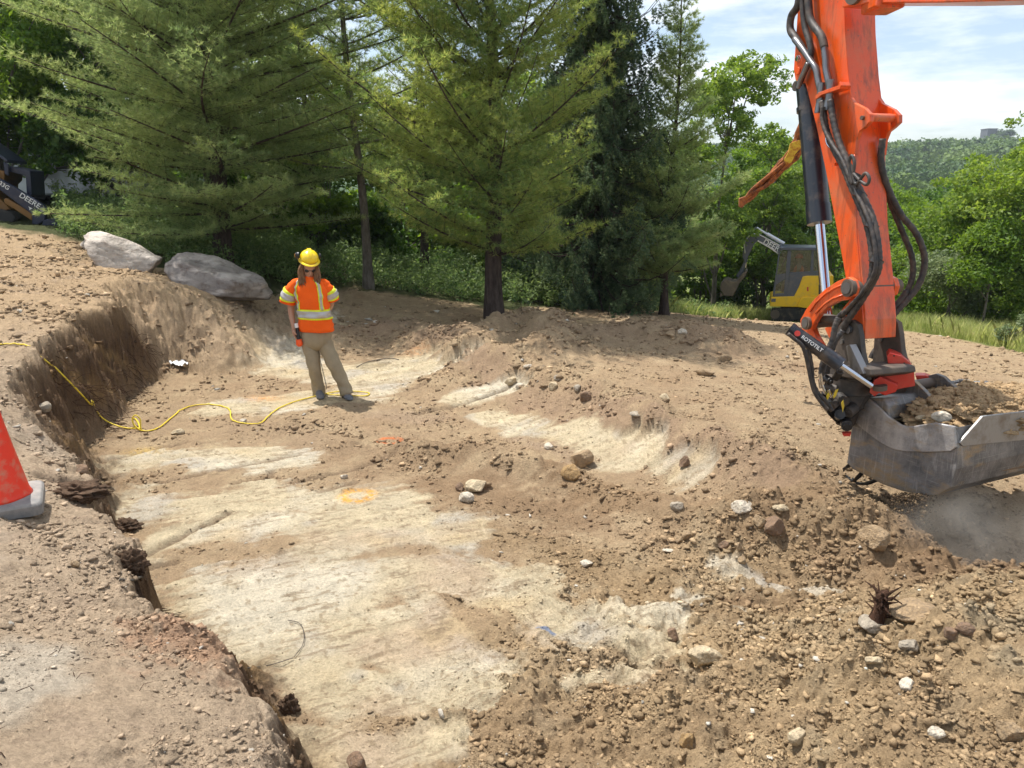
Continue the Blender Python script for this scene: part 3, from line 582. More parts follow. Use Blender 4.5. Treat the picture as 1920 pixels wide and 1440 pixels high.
def conifer(name, base, H, z0, Lf, seed, label, cat='pine tree', group=None, lean=(0, 0), r0=.17, whorl=.45, nb=(5, 7), elev=(5, 35), droop=0., up=.25, mat='needle1', barkm='bark1',
            n=13, ln=.115, wd=.0105, sec=.21, twig=.15, tsp=.11, ztop=None, keep=1.0, hang=False, dead=0.0, azf=None, tspread=.75, l2k=.42):
    rs = rnd(seed); base = Vector(base); root = empty(name, base, label=label, cat=cat, group=group)
    segs = []; TP = []; TD = []; m = 26
    def trunk(h):
        t = h/H; return np.array([lean[0]*h+.04*math.sin(h*1.1+seed), lean[1]*h+.04*math.cos(h*.9+seed), h])
    hs = np.linspace(-.3, H, m); tr = []
    for a, b in zip(hs[:-1], hs[1:]): tr.append((trunk(a), trunk(b), r0*(1-.93*max(a, 0)/H)+(.05*math.exp(-max(a, 0)*4)), r0*(1-.93*max(b, 0)/H)+(.05*math.exp(-max(b, 0)*4))))
    h = z0
    while h < H*.985:
        k = rs.randint(nb[0], nb[1]+1); a0 = rs.rand()*6.28; tt = (h-z0)/(H-z0)
        for j in range(k):
            if rs.rand() > keep: continue
            az = a0+j*2*math.pi/k+rs.normal()*.22; L = Lf(h)*rs.uniform(.7, 1.15)*(azf(az) if azf else 1)
            if L < .25: continue
            el = R(elev[0]+(elev[1]-elev[0])*tt+rs.normal()*5); hb = h+rs.uniform(-.12, .12)
            o = trunk(hb); d = np.array([math.cos(az)*math.cos(el), math.sin(az)*math.cos(el), math.sin(el)]); side = np.array([-math.sin(az), math.cos(az), 0])
            bend = rs.normal()*.10
            def bp(t): return o+d*L*t+side*bend*L*t*t+np.array([0, 0, 1.])*L*((up-droop)*t*t if not hang else (-droop*t+up*t*t*t))
            npt = 7; pts = [bp(t) for t in np.linspace(0, 1, npt)]; rb = .008+.0062*L
            for q in range(npt-1): segs.append((pts[q], pts[q+1], rb*(1-q/npt)+.003, rb*(1-(q+1)/npt)+.003))
            if rs.rand() < dead: continue
            s_ = np.arange(max(.10, .05*L), L, sec); sgn = 1
            for s0 in s_:
                t = s0/L+rs.normal()*.015; t = min(max(t, .03), 1); p = bp(t); dv = unit(bp(min(t+.05, 1.05))-bp(t-.02))
                for sgn in (-1, 1):
                    if rs.rand() < .1: continue
                    if hang: sd = unit(dv*.35+side*sgn*.35+np.array([0, 0, -1.0])+rs.normal(size=3)*.15); l2 = rs.uniform(.25, .75)*(.5+.5*(1-t))*min(1, L)
                    else: sd = unit(dv*.75+side*sgn*.85+np.array([0, 0, .12])+rs.normal(size=3)*.13); l2 = ((1-t)*L*l2k+.22)*rs.uniform(.6, 1.15)
                    if l2 > .3: segs.append((p, p+sd*l2, .004, .0015))
                    w_ = np.arange(.06, l2, twig)
                    for ww in w_:
                        pp = p+sd*ww+np.array([0, 0, .06*(ww**2)])
                        for s3 in (-1, 1):
                            td = unit(sd*.8+np.cross(sd, [0, 0, 1])*s3*.7+rs.normal(size=3)*.25+np.array([0, 0, .15 if not hang else -.5])); l3 = rs.uniform(.1, .3)*(1-.4*ww/l2)
                            q_ = np.arange(.03, l3, tsp)[:, None]
                            TP.append(pp+td*q_); TD.append(np.repeat(td[None], len(q_), 0))
                    e = p+sd*l2; TP.append(e[None]); TD.append(sd[None])
            TP.append(bp(1.0)[None]); TD.append(d[None])
        h += whorl*rs.uniform(.7, 1.3)
    TP = np.vstack(TP); TD = np.vstack(TD)
    V, F = tufts(TP, TD, rs, n, ln, wd, tspread)
    c = mesh_np('crown', V, F, M[mat], root)
    V2, F2 = tube_np(tr, 12); V3, F3 = tube_np(segs, 4)
    mesh_np('trunk', np.vstack([V2, V3]), np.vstack([F2, F3+len(V2)]), M[barkm], root, smooth=True)
    return root, len(F)
def leaves(C, per, spread, size, rs, flat=.6, up=.7, asp=.5):
    N = len(C)*per; c = np.repeat(C, per, 0)
    sp = np.repeat(np.broadcast_to(spread, (len(C),)), per)[:, None]
    p = c+unit(rs.normal(size=(N, 3)))*sp*(rs.rand(N, 1)**.45)*np.array([1, 1, flat])
    nrm = unit(rs.normal(size=(N, 3))+np.array([0, 0, up])); a = unit(np.cross(nrm, rs.normal(size=(N, 3)))); b = np.cross(nrm, a)
    s = size*rs.uniform(.6, 1.3, (N, 1)); V = np.empty((N, 4, 3)); V[:, 0] = p-a*s; V[:, 1] = p+b*s*asp-nrm*s*.12; V[:, 2] = p+a*s; V[:, 3] = p-b*s*asp-nrm*s*.12
    return V.reshape(-1, 3), np.arange(N*4).reshape(-1, 4)
def broadleaf(name, base, H, rad, seed, label, cat='tree', group=None, mat='leaf_mid', barkm='bark2', nc=260, per=70, size=.07, spread=.42, z0=.25, r0=.12, lean=(0, 0), gap=.0, shape=1.0, stems=1, cen=(0, 0), asp=.5):
    rs = rnd(seed); base = Vector(base); root = empty(name, base, label=label, cat=cat, group=group)
    # lumpy crown: clump centres on the shells of several overlapping lobes
    nl = max(5, int(nc/28)); lob = []
    for i in range(nl):
        t = rs.uniform(z0, .93); a = rs.rand()*6.28; k = rad*math.sqrt(max(.05, 1-((t-z0)/(1.03-z0)*1.25-.35)**2))*shape
        rr = k*rs.uniform(.25, .72); lob.append((cen[0]*t+math.cos(a)*rr+lean[0]*H*t, cen[1]*t+math.sin(a)*rr+lean[1]*H*t, t*H, rad*rs.uniform(.28, .5)))
    C = []
    for i in range(nc):
        l = lob[rs.randint(nl)]; d = unit(rs.normal(size=3)+np.array([0, 0, .25])); C.append(np.array(l[:3])+d*l[3]*rs.uniform(.55, 1.05)*np.array([1, 1, .8]))
    C = np.array(C); C = C[C[:, 2] > H*z0*.55]
    V, F = leaves(C, per, spread*rs.uniform(.5, 1.1, len(C)), size, rs, asp=asp)
    mesh_np('crown', V, F, M[mat], root)
    segs = []
    for s in range(stems):
        top = np.array([lean[0]*H*.8+cen[0]*.7+rs.normal()*.3*(stems > 1), lean[1]*H*.8+cen[1]*.7, H*.78]); b = np.array([rs.normal()*.15*(stems > 1), rs.normal()*.15*(stems > 1), -.3])
        pts = [b+(top-b)*t+np.array([math.sin(t*5+s+seed), math.cos(t*4+s), 0])*.05*H*.3*t for t in np.linspace(0, 1, 9)]
        for q in range(8): segs.append((pts[q], pts[q+1], r0*(1-q/9), r0*(1-(q+1)/9)))
        for l in lob:
            t = min(max((l[2]/H-.18)/.78, .12), .95); o = pts[int(t*8)]; e = np.array(l[:3]); mid = (o+e)/2+np.array([0, 0, -.08*H*.3])
            segs.append((o, mid, r0*.4*(1-t*.6), r0*.28)); segs.append((mid, e, r0*.28, .01))
            for _ in range(3):
                d = unit(rs.normal(size=3))*l[3]*.8; segs.append((e*.6+mid*.4, e+d, .012+r0*.06, .004))
    V2, F2 = tube_np(segs, 6); mesh_np('trunk', V2, F2, M[barkm], root, smooth=True)
    return root, len(F)
tri = 0
def gp(u, v, y):
    """point on the ground under picture column u at forward distance y"""
    p = P(u, v, y); z = gz(p.x, y); d = ray(u, v)
    # x follows the column at that ground height
    s = y*1.0; depth = y*CS-(z-CAMZ)*SN
    x = (u-960)/FPX*depth
    return Vector((x, y, gz(x, y)))
def Lwide(R_, zc=3, top=12, low=1.0):
    return lambda h: R_*min(1, .55+.45*h/low if h < low else 1)*(1 if h < zc else max(.12, 1-((h-zc)/(top-zc))**1.15))
pb = gp(425, 490, 15.2)
PINES = []
r_, n_ = conifer('pine_tree', pb, 9.6, .75, Lwide(3.45, 4.8, 10.2, 2.2), 11, 'big white pine with soft grey green needles behind the two boulders', lean=(-.012, 0), r0=.19, elev=(2, 40), up=.12, droop=.05, mat='needle1', whorl=.36, sec=.24, n=11, group=None); tri += n_
pc = gp(930, 600, 14.0)
r_, n_ = conifer('pine_tree', pc, 9.6, 1.25, Lwide(2.75, 5.4, 10.2, 2.0), 23, 'olive green white pine with thick dark trunk rising from the bare soil in the centre', lean=(-.010, 0), r0=.165, elev=(6, 46), up=.25, mat='needle2', whorl=.37, keep=.86, azf=lambda a: 1.0-.2*math.cos(a)); tri += n_
pt = gp(692, 547, 16.3)
r_, n_ = conifer('pine_tree', pt, 9.5, 2.4, Lwide(1.9, 5, 10, 2), 31, 'thin leaning pine with bare grey trunk behind the worker', lean=(-.045, .0), r0=.10, elev=(0, 35), mat='needle2', barkm='bark2', whorl=.5, nb=(4, 5), sec=.34, dead=.12, n=8); tri += n_
ps = gp(1118, 560, 17.5)
r_, n_ = conifer('spruce_tree', ps, 12.5, .5, lambda h: 2.1 if h < 2.6 else max(.3, 1.75*(1-(h-2.6)/11)), 41, 'dark spruce with drooping branches right of the central pine', cat='spruce tree', lean=(0, 0), r0=.15, elev=(-8, 15), droop=.55, up=.62, hang=True, mat='needle3', whorl=.24, nb=(6, 8), n=11, ln=.065, wd=.017, sec=.13, twig=.11, tsp=.07, tspread=.9); tri += n_
py_ = gp(1243, 568, 17.2)
r_, n_ = conifer('pine_tree', py_, 7.0, .9, lambda h: max(.3, 1.5*(1-h/7.5)) if h > 2.2 else 1.5, 53, 'slim young pine with see-through tapering top against the sky', lean=(.012, 0), r0=.085, elev=(5, 48), up=.2, mat='needle1', whorl=.42, nb=(5, 6), sec=.15, n=14, ln=.115, wd=.012, twig=.12); tri += n_
# smaller conifers and bare dark trunks between the big ones
for u, v, y, H, z0, Rr, sd, mt, lb in ((800, 540, 19.5, 8, 2.0, 1.9, 61, 'needle2', 'dark trunked pine half hidden left of the central pine trunk'),
        (590, 540, 20.5, 8.5, 1.8, 2.1, 62, 'needle1', 'pine with low dark limbs directly behind the worker'),
        (398, 480, 18.5, 8.5, 2.4, 2.0, 63, 'needle1', 'slender pine standing close behind the big left pine'),
        (1190, 560, 20.5, 4.6, .5, 1.8, 64, 'needle1', 'squat bushy conifer filling the gap behind the slim young pine'),
        (1030, 560, 20.5, 5.5, .5, 1.8, 65, 'needle3', 'low dark conifer behind the central pine, spruce on its right')):
    b = gp(u, v, y)
    r_, n_ = conifer('pine_tree' if mt != 'needle3' else 'conifer_tree', b, H, z0, Lwide(Rr, H*.4, H*1.05, 1), sd, lb, lean=(0, 0), r0=.11, mat=mt, whorl=.42, nb=(5, 7), sec=.26, n=9, wd=.013, twig=.2); tri += n_
print('conifer tris', tri)
# broad-leaved trees
BT = [
 # name, u, y, H, rad, label, mat, nc, size, kw
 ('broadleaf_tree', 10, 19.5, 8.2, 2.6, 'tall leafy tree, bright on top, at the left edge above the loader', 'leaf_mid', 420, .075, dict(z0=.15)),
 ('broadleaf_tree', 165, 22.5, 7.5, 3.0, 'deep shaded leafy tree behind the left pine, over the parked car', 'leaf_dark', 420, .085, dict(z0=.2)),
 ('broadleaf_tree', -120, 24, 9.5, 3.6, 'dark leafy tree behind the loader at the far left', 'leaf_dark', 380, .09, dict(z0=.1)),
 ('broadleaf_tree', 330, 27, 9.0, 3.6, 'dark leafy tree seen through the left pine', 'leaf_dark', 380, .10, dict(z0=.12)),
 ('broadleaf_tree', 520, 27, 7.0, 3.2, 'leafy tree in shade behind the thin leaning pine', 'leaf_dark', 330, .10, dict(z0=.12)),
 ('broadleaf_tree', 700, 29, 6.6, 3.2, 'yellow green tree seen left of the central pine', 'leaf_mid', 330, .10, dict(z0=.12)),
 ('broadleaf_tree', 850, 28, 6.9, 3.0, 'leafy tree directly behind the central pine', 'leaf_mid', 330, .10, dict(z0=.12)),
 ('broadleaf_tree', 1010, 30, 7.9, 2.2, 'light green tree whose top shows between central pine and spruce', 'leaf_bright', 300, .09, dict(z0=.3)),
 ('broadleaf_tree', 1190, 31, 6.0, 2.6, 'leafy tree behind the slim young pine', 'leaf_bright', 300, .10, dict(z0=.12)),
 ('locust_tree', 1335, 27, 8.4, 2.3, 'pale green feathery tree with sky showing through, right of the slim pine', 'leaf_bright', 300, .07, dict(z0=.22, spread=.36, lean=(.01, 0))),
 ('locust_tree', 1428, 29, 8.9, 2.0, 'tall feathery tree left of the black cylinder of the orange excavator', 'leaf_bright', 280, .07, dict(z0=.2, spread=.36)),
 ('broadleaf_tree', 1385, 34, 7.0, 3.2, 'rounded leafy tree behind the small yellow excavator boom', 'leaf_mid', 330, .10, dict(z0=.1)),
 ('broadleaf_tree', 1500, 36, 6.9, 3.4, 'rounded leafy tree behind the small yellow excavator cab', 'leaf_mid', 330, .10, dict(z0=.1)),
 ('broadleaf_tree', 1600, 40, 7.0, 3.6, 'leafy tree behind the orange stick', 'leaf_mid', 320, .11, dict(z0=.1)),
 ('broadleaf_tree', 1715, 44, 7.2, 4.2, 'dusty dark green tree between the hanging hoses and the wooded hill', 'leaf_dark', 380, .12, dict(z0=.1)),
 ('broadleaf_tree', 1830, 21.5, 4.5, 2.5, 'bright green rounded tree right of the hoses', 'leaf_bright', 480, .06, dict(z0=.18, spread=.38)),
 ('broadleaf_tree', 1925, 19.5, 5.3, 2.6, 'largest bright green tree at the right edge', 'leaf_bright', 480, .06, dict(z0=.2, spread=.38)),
 ('broadleaf_tree', 1745, 25, 3.6, 2.2, 'mid green leafy bush tree above the tall grass, beside the right hose', 'leaf_mid', 380, .065, dict(z0=.1)),
 ('shrub', 1770, 20, 1.9, 1.1, 'grey green shrub at the edge of the tall grass', 'weedy', 150, .045, dict(z0=.12, stems=3, r0=.03)),
 ('sapling', 1838, 18.5, 2.6, 1.0, 'small tree with a thin pale trunk in the grass', 'leaf_mid', 110, .05, dict(z0=.42, r0=.045)),
]
M['weedy'] = leafmat('grey_green_leaves', (.09, .14, .06), (.16, .21, .10), (.28, .32, .18), .35, 1)
for i, (nm, u, y, H, rad, lb, mt, nc, sz, kw) in enumerate(BT):
    b = gp(u, 500, y); kw = dict(kw); kw.setdefault('r0', .11)
    kw.setdefault('spread', .45 if y < 25 else .6)
    r_, n_ = broadleaf(nm, b, H, rad, 100+i, lb, 'shrub' if nm == 'shrub' else 'tree', mat=mt, nc=int(nc*1.15), per=62, size=sz, **kw); tri += n_*2
# low bushes closing the gaps under the trees
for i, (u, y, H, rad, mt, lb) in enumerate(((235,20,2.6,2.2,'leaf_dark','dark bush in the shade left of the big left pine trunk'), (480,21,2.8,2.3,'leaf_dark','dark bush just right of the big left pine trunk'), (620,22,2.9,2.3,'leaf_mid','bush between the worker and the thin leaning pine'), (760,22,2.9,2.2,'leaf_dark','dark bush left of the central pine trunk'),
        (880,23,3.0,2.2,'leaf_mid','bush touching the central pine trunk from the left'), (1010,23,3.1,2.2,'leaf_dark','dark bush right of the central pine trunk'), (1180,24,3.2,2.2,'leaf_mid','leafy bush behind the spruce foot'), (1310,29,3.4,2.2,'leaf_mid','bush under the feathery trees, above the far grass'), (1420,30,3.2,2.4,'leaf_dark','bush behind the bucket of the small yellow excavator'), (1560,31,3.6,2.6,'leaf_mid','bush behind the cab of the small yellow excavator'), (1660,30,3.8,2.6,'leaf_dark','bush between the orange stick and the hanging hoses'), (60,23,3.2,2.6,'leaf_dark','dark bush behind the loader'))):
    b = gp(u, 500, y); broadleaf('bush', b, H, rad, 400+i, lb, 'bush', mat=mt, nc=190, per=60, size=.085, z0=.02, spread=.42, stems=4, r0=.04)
# the tree whose outer branches hang into the upper right corner
b = Vector((13.2, 14.5, gz(13.2, 14.5)))
broadleaf('broadleaf_tree', b, 6.6, 1.7, 177, 'tree outside the right edge with branch tips reaching into the sky', 'tree', mat='leaf_bright', nc=170, per=60, size=.055, z0=.35, spread=.32, cen=(-1.2, 0))
# dark bush at the very right edge of the bare soil
b = gp(1915, 640, 14.5); broadleaf('shrub', b, .62, .5, 178, 'small dark shrub at the right edge where bare soil meets grass', 'shrub', mat='weedy', nc=60, per=60, size=.03, z0=.15, spread=.16, stems=3, r0=.015)
# distant wooded hill
rs = rnd(900)
def hill_forest():
    N = 2600; az = R(np.interp(rs.rand(N), [0, 1], [-40, 44]).astype(float)) if False else np.radians(rs.uniform(14, 44, N)); r = rs.uniform(90, 640, N)**1.0
    r = 95+545*np.sqrt(rs.rand(N)); az2 = np.radians(rs.uniform(-44, 14, 700)); r2 = 250+400*np.sqrt(rs.rand(700)); az = np.r_[az, az2]; r = np.r_[r, r2]
    x = r*np.sin(az); y = r*np.cos(az); keep = y > 80; x, y, r = x[keep], y[keep], r[keep]; z = hill(x, y); N = len(x)
    hh = rs.uniform(6, 11.5, N)*np.clip(r/400, .55, 1); rad = hh*rs.uniform(.34, .62, N)
    per = 260; n = N*per; c = np.repeat(np.stack([x, y, z+hh*.62], 1), per, 0); ra = np.repeat(rad, per)[:, None]
    d = unit(rs.normal(size=(n, 3))+np.array([0, -.2, .35])); lump = 1+.28*np.sin(d[:, :1]*7+c[:, :1])*np.cos(d[:, 1:2]*6+c[:, 1:2])+.2*np.sin(d[:, 2:3]*9+c[:, 1:2])
    p = c+d*ra*lump*np.array([1, 1, .85])*rs.uniform(.82, 1.03, (n, 1))
    nrm = unit(d+rs.normal(size=(n, 3))*.55); a = unit(np.cross(nrm, rs.normal(size=(n, 3)))); b = np.cross(nrm, a); s = ra*rs.uniform(.09, .2, (n, 1))
    V = np.empty((n, 4, 3)); V[:, 0] = p-a*s; V[:, 1] = p+b*s*.7; V[:, 2] = p+a*s; V[:, 3] = p-b*s*.7
    o = mesh_np('distant_forest', V.reshape(-1, 3), np.arange(n*4).reshape(-1, 4), M['leaf_far']); tag(o, 'wooded hillside far away on the right under the clouds', 'forest', kind='stuff')
hill_forest()
# grass and weeds
def grass(n, az0, az1, ra, rb, hmin, hmax, seed, name, label, mat, wd=.006, cond=None):
    rs = rnd(seed); az = np.radians(rs.uniform(az0, az1, n)); r = np.sqrt(rs.uniform(ra**2, rb**2, n)); x = r*np.sin(az); y = r*np.cos(az)
    k = (fbm(x*.7, y*.7, 3, 7)+rs.normal(size=n)*.12) > -.22
    if cond is not None: k &= cond(x, y)
    k &= ~((az > R(16.5)) & (az < R(24.5)) & (r < 27.2)); x, y = x[k], y[k]; n = len(x); z = height(x, y, False)
    h = rs.uniform(hmin, hmax, n)*(1+.6*fbm(x*.9, y*.9, 3, 8)); a = rs.rand(n)*6.28; w = wd*rs.uniform(.6, 1.3, n); ln = rs.normal(size=(n, 2))*.3
    V = np.empty((n, 5, 3)); cx, sx = np.cos(a)*w, np.sin(a)*w
    V[:, 0] = np.stack([x-cx, y-sx, z-.03], 1); V[:, 1] = np.stack([x+cx, y+sx, z-.03], 1)
    mx, my = x+ln[:, 0]*h*.35, y+ln[:, 1]*h*.35; V[:, 2] = np.stack([mx+cx*.8, my+sx*.8, z+h*.6], 1); V[:, 3] = np.stack([x+ln[:, 0]*h, y+ln[:, 1]*h, z+h], 1); V[:, 4] = np.stack([mx-cx*.8, my-sx*.8, z+h*.6], 1)
    b = np.arange(n)[:, None]*5; o = mesh_np(name, V.reshape(-1, 3), b+np.array([[0, 1, 2, 3, 4]]), M[mat]); tag(o, label, 'grass', kind='stuff'); return o
def lim(x, y):
    az = np.degrees(np.arctan2(x, y)); return np.interp(az, [-60, -34, -29, -22, -12, -4, 0, 6, 12, 20, 26, 34, 60], [19, 18.5, 17, 14.8, 16.7, 15.8, 15.6, 17.3, 20.7, 25.7, 21.2, 16.7, 16])+.5*fbm(x*.8, y*.8, 3, 80)
grass(230000, 8, 46, 15.5, 32, .12, .46, 301, 'tall_grass', 'tall pale green grass along the edge of the bare soil on the right', 'grassb', cond=lambda x, y: np.hypot(x, y) > lim(x, y)+.1)
def weeds():
    rs = rnd(310); n = 5200; az = np.radians(rs.uniform(-30, 16, n)); r = rs.uniform(14.5, 27, n); x = r*np.sin(az); y = r*np.cos(az)
    k = (r > lim(x, y)+.15)&((fbm(x*.6, y*.6, 3, 12)) > -.25); x, y = x[k], y[k]; z = height(x, y, False); h = rs.uniform(.15, .75, len(x))*(1+.6*fbm(x*.5, y*.5, 2, 13)); h[x > 3] *= .65
    C = []
    for t in (.25, .5, .75, 1.0): C.append(np.stack([x+rs.normal(size=len(x))*.05, y+rs.normal(size=len(x))*.05, z+h*t], 1))
    C = np.vstack(C); V, F = leaves(C, 9, .13, .045, rs, flat=.8, asp=.4)
    o = mesh_np('undergrowth', V, F, M['weed']); tag(o, 'green weeds and saplings growing under the pines', 'undergrowth', kind='stuff')
weeds()
def haze():
    bm = MB(); bm.box((0, 0, 22.5), (1700, 1700, 95)); m, t, N, L, o = nt('haze_air'); v = N.new('ShaderNodeVolumePrincipled')
    v.inputs['Color'].default_value = (.80, .88, 1, 1); v.inputs['Density'].default_value = .00030; v.inputs['Anisotropy'].default_value = .2; L.new(v.outputs[0], o.inputs['Volume'])
    h = bm.build('haze', m); tag(h, kind='stuff', label='thin summer haze over the far wooded hill', cat='haze')
haze()
# square stone tower on the ridge
tw = P(1852, 262, 600); tb = empty('stone_tower', (tw.x, 600, hill(np.array([tw.x]), np.array([600.]))[0]), label='small square grey building on the ridge of the wooded hill', cat='building')
zt = P(1852, 243, 600).z-tb.location.z
MB().box(tb.location+Vector((0, 0, zt/2)), (7, 9, zt)).build('wall', M['concrete'], tb)
broadleaf('broadleaf_tree', tb.location+Vector((7.5, -7, 0)), zt*.98, 7.5, 955, 'rounded dark tree crowding the square building on the far ridge', 'tree', mat='leaf_far', nc=260, per=60, size=.5, z0=.15, spread=2.6)
MB().box(tb.location+Vector((0, 0, zt+.3)), (7.5, 9.6, .5)).build('roof', M['concrete'], tb)
# ------------------------------------------------------------------ orange excavator: only its reach is in the picture
n1 = Vector((-.96, -.28, 0)).normalized(); SP0 = P(1595, 480, 5.9); EX = -n1*.28
def SP(u, v, off=0.0): return onplane(u, v, SP0-n1*off, n1)
ex = empty('orange_excavator', (SP0.x+1.2, 3.2, 0), label='big orange excavator arm reaching in from the right, holding a loaded bucket', cat='excavator')
def plate(pts, off=0.0, th=.03, fn=SP): return [fn(u, v, off) for u, v in pts], -n1*th
side = [(1502,-80),(1494,40),(1488,130),(1491,150),(1499,156),(1508,150),(1513,168),(1530,235),(1548,320),(1563,400),(1580,490),(1592,560),(1602,612),(1612,632),(1622,636),(1623,600),(1617,520),(1607,420),(1603,330),(1602,290),(1600,240),(1596,190),(1590,140),(1584,60),(1580,-80)]
m = MB(); m.prism([SP(u, v) for u, v in side], EX); stk = m.build('stick', M['orange'], ex, bevel=.006)
m = MB(); m.prism([SP(u, v, .10) for u, v in ((1599,150),(1602,195),(1612,202),(1610,260),(1604,290),(1604,150))], EX*.3); m.build('doubler_plate', M['orange'], ex, bevel=.004)
ear = [(1592,178),(1601,192),(1622,203),(1632,214),(1632,228),(1622,238),(1612,246),(1606,262),(1603,290),(1590,290)]
for k, off in enumerate((-.004, .25)):
    m = MB(); m.prism([SP(u, v)-n1*off for u, v in ear], -n1*.034); e_ = m.build('lug', M['orange'], ex, bevel=.004)
    c = SP(1620, 221)-n1*off; MB().cyl(c+n1*.02, c-n1*.05, .016, n=10).build('bolt', M['brown_steel'], e_)
m = MB(); c = SP(1622, 220)-n1*.03; m.cyl(c, c-n1*.23, .03, n=18); m.build('lug_tube', M['orange'], ex)
# seam weld strips along the plate edge
m = MB(); m.tube(smooth_path([SP(1602+1*t, 290+40*t, -.002) for t in (0, .5, 1)]+[SP(1605, 420, -.002), SP(1613, 520, -.002), SP(1620, 620, -.002)], 4), .007, 6); m.build('weld', M['orange'], ex)
# cylinder eye bracket rivets
for u, v, r in ((1497, 110, .022), (1498, 133, .03)):
    c = SP(u, v); MB().cyl(c+n1*.018, c, r, n=14).build('bolt', M['chrome'] if r < .025 else M['orange'], ex, bevel=.003)
# boom
a0 = P(1600, 6, 5.95); bdir = Vector((.276, -.96, -.20)); 
def boomring(t, dn, h):
    p = a0+bdir*t; w = EX.normalized()*.33; return [p+Vector((0, 0, dn)), p+w+Vector((0, 0, dn)), p+w+Vector((0, 0, h)), p+Vector((0, 0, h))]
m = MB(); m.rings([boomring(-.12, -.03, .4), boomring(.15, -.0, .46), boomring(.8, .0, .6), boomring(2.0, .02, .66), boomring(3.4, .1, .62)], smooth=False); m.build('boom', M['orange'], ex, bevel=.008)
m = MB(); q = a0+bdir*.18+EX.normalized()*.10+Vector((0, 0, .0)); m.box(q, (.20, .26, .10)); m.build('boom_foot', M['orange'], ex, bevel=.02)
m = MB(); c = a0+bdir*.02-EX*.1+Vector((0, 0, .08)); m.cyl(c, c+EX*1.35, .09, n=20); m.build('pivot_pin', M['brown_steel'], ex)
# bucket cylinder with rod
def CP(u, v, off=.14): return SP(u, v, off)
m = MB(); m.cyl(CP(1514, 158), CP(1536, 418), .092, n=28); m.cyl(CP(1533.4, 385), CP(1536.6, 419), .099, n=28); m.cyl(CP(1516, 200), CP(1516.6, 208), .097, n=28); cyl_ = m.build('cylinder_barrel', M['black_paint'], ex)
m = MB(); m.cyl(CP(1536, 418), CP(1552, 600), .042, n=24); m.build('cylinder_rod', M['chrome'], ex)
m = MB(); c = CP(1504, 162); m.cyl(c+n1*.07, c-n1*.07, .04, n=18); m.cyl(CP(1510, 150), CP(1515, 172), .07, n=20); m.build('cylinder_eye', M['grime'], ex)
m = MB(); m.tube(smooth_path([CP(1549, 330, .26), CP(1551, 370, .26), CP(1553, 400, .26)], 4), .02, 8); m.build('cylinder_hose', M['hose'], ex)
# curved links each side and the lower lever
link = [(1590,519),(1570,527),(1548,541),(1528,559),(1511,580),(1500,600),(1501,612),(1510,620),(1521,618),(1526,606),(1536,590),(1552,575),(1570,565),(1590,562),(1600,556),(1604,540),(1600,525)]
inn = [(1585,532),(1566,540),(1547,552),(1530,568),(1520,584),(1530,588),(1546,571),(1562,560),(1582,553)]
for off in (0, .36):
    SQ = lambda u, v, o=0: SP(u, v, -.075)-n1*(off+o)
    m = MB(); m.prism([SQ(u, v) for u, v in link], -n1*.045); lk = m.build('curved_link', M['orange'], ex, bevel=.006)
    m = MB(); m.tube([SQ(u, v, -.006) for u, v in inn[:5]], .007, 6); m.tube([SQ(u, v, -.006) for u, v in inn[5:]], .007, 6); m.build('link_rib', M['orange'], lk)
for u, v, r in ((1590, 540, .066), (1512, 606, .052)):
    c = SP(u, v, -.09); m = MB(); m.cyl(c, c-n1*.46, r*.82, n=24); m.cyl(c+n1*.012, c-n1*.03, r, n=24); pn_ = m.build('link_pin', M['brown_steel'], ex)
    m = MB(); m.cyl(c+n1*.02, c, r*.62, n=20); m.build('pin_cap', M['pipe'], pn_, bevel=.004)
lever = [(1504,618),(1524,606),(1532,628),(1544,648),(1553,664),(1544,672),(1526,652),(1512,636)]
for off in (-.02, .22):
    m = MB(); m.prism([SP(u, v)-n1*off for u, v in lever], -n1*.05); m.build('lever', M['orange'], ex, bevel=.005)
m = MB(); c = SP(1530, 640, 0); m.tube([SP(1528, 600, .03), SP(1550, 596, .03), SP(1572, 600, .03)], .035, 12); m.build('cross_tube', M['grime'], ex)
# quick hitch: black cheeks, base slab
cheek = [(1577,640),(1579,616),(1590,601),(1606,599),(1619,608),(1623,630),(1626,660),(1634,695),(1636,712),(1600,716),(1566,706),(1562,690),(1574,680)]
for off, sh in ((-.05, 0), (.31, 0)):
    m = MB(); m.prism([SP(u, v)-n1*off for u, v in cheek], -n1*.045); ck = m.build('hitch_cheek', M['grime'], ex, bevel=.006)
    c = SP(1603, 617)-n1*off; MB().cyl(c+n1*.02, c, .03, n=14).build('bolt', M['pipe'], ck); c = SP(1590, 640)-n1*off; MB().cyl(c+n1*.012, c, .018, n=10).build('bolt', M['pipe'], ck)
m = MB(); m.prism([SP(u, v, -.10) for u, v in ((1562,690),(1600,682),(1632,692),(1634,704),(1600,712),(1564,704))], -n1*.40); m.build('hitch_base', M['grime'], ex, bevel=.01)
m = MB(); m.prism([SP(u, v, -.065) for u, v in ((1598,648),(1606,645),(1632,700),(1608,702))], n1*.06); m.build('gusset', M['pipe'], ex, bevel=.004)
c = SP(1660, 668, .43); m = MB(); m.cyl(c, c-n1*.07, .05, n=18); m.tube([c-n1*.05, c-n1*.1+Vector((0, 0, -.02)), c-n1*.17+Vector((0, 0, -.035))], .024, 10); m.cyl(c-n1*.03+Vector((0, 0, .0)), c-n1*.03+Vector((0, 0, .06)), .035, n=14); m.build('grease_knob', M['dark'], ex)
